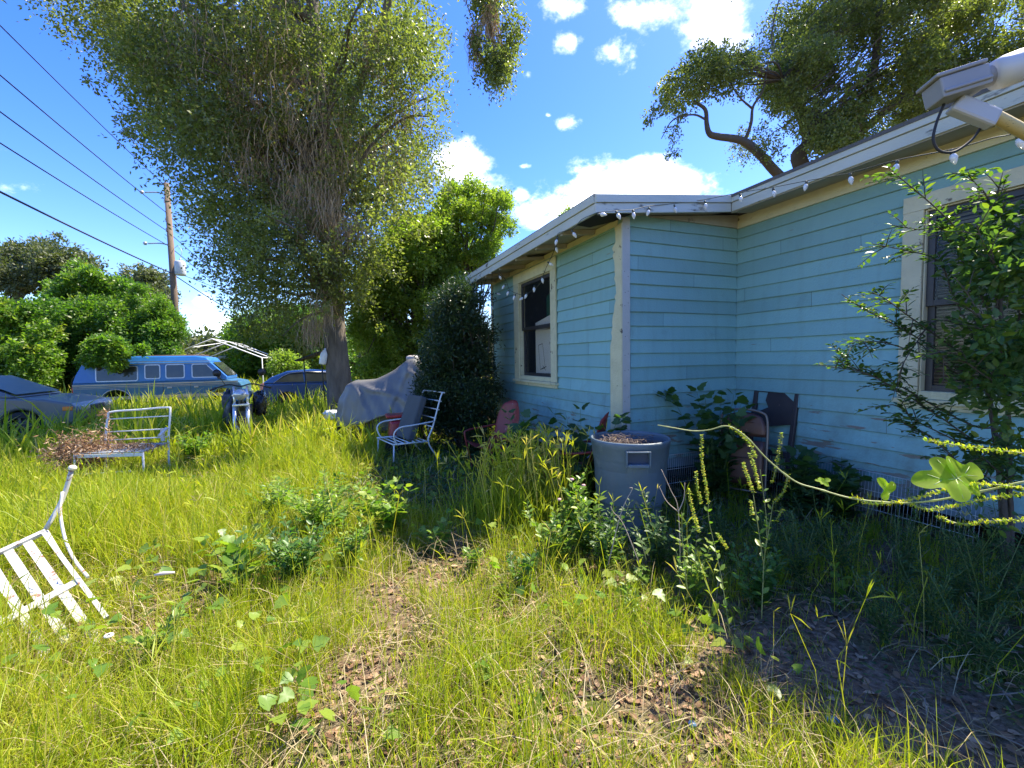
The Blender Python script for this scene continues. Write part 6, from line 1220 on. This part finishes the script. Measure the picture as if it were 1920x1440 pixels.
spikes('seed_spike_weed', 'slim green weed with two tall beaded spikes right of the bin', [([(1315, 815, 2.2), (1316, 860, 2.2), (1322, 900, 2.2), (1328, 945, 2.2)], 0), ([(1305, 885, 2.2), (1308, 915, 2.2), (1316, 945, 2.2)], 0), ([(1292, 918, 2.2), (1297, 950, 2.2), (1312, 1000, 2.2)], 0),
    ([(1345, 1000, 2.2), (1365, 1030, 2.2)], 0), ([(1370, 1200, 2.15), (1352, 1080, 2.2), (1330, 980, 2.2), (1328, 945, 2.2)], 1), ([(1290, 1120, 2.3), (1280, 1020, 2.3), (1278, 960, 2.3)], 1), ([(1212, 1050, 2.4), (1200, 1010, 2.4), (1180, 965, 2.4)], 1)])
# --- berry vine reaching in from the right ---
bv = thing('flowering_vine', 'backlit yellow vine stem with beaded flower spikes reaching in from the right edge', 'vine', (0, 0, 0))
vm = [(1233, 797, 1.75), (1262, 802, 1.72), (1300, 808, 1.7), (1330, 806, 1.68), (1365, 799, 1.65), (1400, 820, 1.62), (1440, 862, 1.6), (1490, 902, 1.56), (1535, 917, 1.52), (1600, 935, 1.48), (1680, 943, 1.42), (1740, 940, 1.38), (1800, 930, 1.34), (1860, 917, 1.3), (1925, 903, 1.26), (2010, 900, 1.22), (2130, 960, 1.2), (2200, 1200, 1.2)]
mb = MB(); p = smoothpath([tuple(at(*q)) for q in vm], 6); mb.tube(p, [(.0019+.0018*i/len(p))*(1.45 if i % 9 == 4 else 1) for i in range(len(p))], 7)
rt = at(2200, 1200, 1.2); mb.tube([tuple(rt), (rt[0]+.1, rt[1]+.1, .3), (rt[0]+.15, rt[1]+.15, 0)], .006, 7)
sp = [[(1598, 932, 1.48), (1625, 942, 1.46), (1660, 944, 1.43), (1700, 938, 1.4), (1740, 928, 1.37), (1790, 914, 1.33), (1850, 908, 1.3), (1925, 915, 1.25)], [(1706, 945, 1.4), (1740, 955, 1.36), (1790, 948, 1.32), (1850, 935, 1.28), (1925, 925, 1.25)],
      [(1760, 968, 1.34), (1800, 982, 1.3), (1850, 978, 1.27), (1925, 973, 1.23)], [(1740, 826, 1.36), (1790, 834, 1.33), (1850, 842, 1.3), (1925, 850, 1.26)], [(1368, 799, 1.65), (1392, 815, 1.63), (1408, 836, 1.62), (1418, 858, 1.61)]]
P, D, Nn, Ls = [], [], [], []; rs = random.Random(5)
for s_ in sp:
    q = smoothpath([tuple(at(*a)) for a in s_], 8); mb.tube(q, .0016, 5)
    if s_[0][0] > 1690: mb.tube([q[-1], tuple(at(2010, 905, 1.22))], .0016, 5)
    acc = 0; nx = 0
    for a, b in zip(q[:-1], q[1:]):
        d = (b-a).normalized(); s = (b-a).length
        while nx < acc+s:
            c = a+d*(nx-acc)
            for _ in range(9): 
                w = Vector((rs.gauss(0, 1), rs.gauss(0, 1), rs.gauss(0, 1))).normalized(); P.append(c+w*.002); D.append(w); Nn.append(d); Ls.append(rs.uniform(.008, .0135))
            nx += rs.uniform(.010, .016)
        acc += s
mb.build('stem', mat('pale_green_stem', (.34, .36, .12), .5), bv)
leaves('flower_beads', np.array(P), np.array(D), np.array(Nn), np.array(Ls), SPK, bv, 'dia', np.clip(RNG.normal(.6, .3, len(P)), 0, 1), 1.6)
BL = leafmat('lime_leaf', [(.30, .46, .03), (.40, .52, .05)], trans=.75, rough=.65)
def bigleaf(name, c, d, n, L, parent, m=BL):
    """a lobed leaf blade with folded lobes"""
    T = [(0, 0, 0), (-.06, .16, .03), (-.10, .40, .08), (.02, .62, .09), (.20, .70, .03), (.36, .60, -.03), (.40, .40, .03), (.42, .27, .06), (.56, .25, .06), (.74, .29, .04), (.92, .20, -.03), (1.08, 0, -.12)]
    pts = T+[(a, -b, cc) for a, b, cc in T[-2:0:-1]]; K = len(pts); rib = [(.25, 0, -.02), (.6, 0, -.02)]
    fs = []
    for i in range(K):
        j = (i+1) % K; a = pts[i][0]; fs.append((i, j, K if (pts[i][0]+pts[j][0])/2 < .45 else K+1))
    fs += [(K, 7, K+1), (K, K+1, K-7)]
    d = Vector(d).normalized(); s = d.cross(Vector(n)).normalized(); n = s.cross(d)
    V = np.array([[list(Vector(c)+(d*a+s*b+n*e)*L) for a, b, e in pts+rib]]); o = inst(name, V, fs, m, parent, np.array([.6]), smooth=True); md = o.modifiers.new('s', 'SUBSURF'); md.levels = 1; md.render_levels = 2
    vb = MB(); c_ = Vector(c); q = lambda a, b, e: c_+(d*a+s*b+n*e)*L
    for e_ in ((1.0, 0, -.09), (.16, .58, .045), (.16, -.58, .045), (.62, .16, .03), (.62, -.16, .03)): a0 = (0, 0, 0) if abs(e_[1]) > .3 or e_[1] == 0 else (.3, 0, -.02); vb.tube([q(*a0), q((a0[0]+e_[0])/2, e_[1]/2, .5*(a0[2]+e_[2])+.004), q(*e_)], [L*.012, L*.009, L*.004], 5)
    vb.build('leaf_vein', mat('pale_leaf_vein', (.50, .56, .22), .5), o); return o
bigleaf('leaf', at(1792, 898, 1.33), (-.7, .1, -.05), (.1, -.75, .7), .115, bv); bigleaf('leaf', at(1795, 896, 1.33), (.75, .15, .2), (.1, -.8, .5), .10, bv)
bigleaf('leaf', at(1668, 925, 1.42), (-.4, 0, .55), (.2, -.9, .3), .062, bv); bigleaf('leaf', at(1542, 905, 1.5), (.6, 0, .3), (0, -.6, .7), .03, bv); bigleaf('leaf', at(1540, 903, 1.5), (-.7, 0, .2), (0, -.5, .8), .022, bv)
# bare dry stalks by the bin
mb = MB(); 
for pts in ([(1265, 1180, 2.6), (1275, 1100, 2.6), (1272, 960, 2.6), (1258, 920, 2.6), (1240, 880, 2.6)], [(1272, 960, 2.6), (1250, 940, 2.6), (1236, 912, 2.6)], [(1272, 960, 2.6), (1282, 935, 2.6), (1284, 905, 2.6)], [(1200, 1060, 2.6), (1170, 985, 2.6), (1150, 960, 2.6), (1145, 950, 2.6)], [(1140, 1060, 2.7), (1165, 960, 2.7), (1185, 918, 2.7), (1180, 915, 2.7)]):
    q = smoothpath([tuple(at(*a)) for a in pts], 4); mb.tube(q, list(np.linspace(.0035, .0016, len(q))), 5)
tag(mb.build('dry_stalk', mat('bleached_stalk', (.42, .33, .25), .8), None), 'bare branching dry stalks standing in front of the bin', 'stalk')
for i, (x, y, Y, h, ns, L_, m_, lab) in enumerate([(905, 935, 4.0, .34, 12, .07, WMID, 'green weed patch in shade just left of the tall grass clump'), (520, 985, 3.9, .4, 12, .075, WEED, 'leafy weed left of the sprawling weed patch'), (655, 1080, 3.0, .36, 10, .07, WEED, 'weed between the sprawling patch and the bare litter'),
        (365, 830, 6.4, .45, 12, .12, WEED, 'bright weed right of the white garden bench'), (880, 1090, 3.0, .22, 7, .06, WEED, 'small weed right of the litter patch'), (1190, 1230, 2.35, .2, 6, .05, WEED, 'low weed where lawn meets the shaded soil'),
        (985, 1130, 2.7, .26, 9, .06, WMID, 'weed below the bushy light green one'), (300, 1260, 2.15, .22, 7, .07, WEED, 'weed in the deep grass right of the slatted chair'), (1420, 1120, 2.5, .34, 9, .08, WMID, 'broad green weed behind the shaded seed stems'), (1235, 1050, 2.95, .5, 12, .07, WDK, 'dark weed at the right foot of the grey bin'), (1140, 1060, 2.95, .46, 12, .07, WDK, 'dark weed at the left foot of the grey bin')]):
    weed('weed_plant', lab, g0(x, y, Y), h, ns, L_, m=m_, seed=70+i, spread=.7, sub=3)
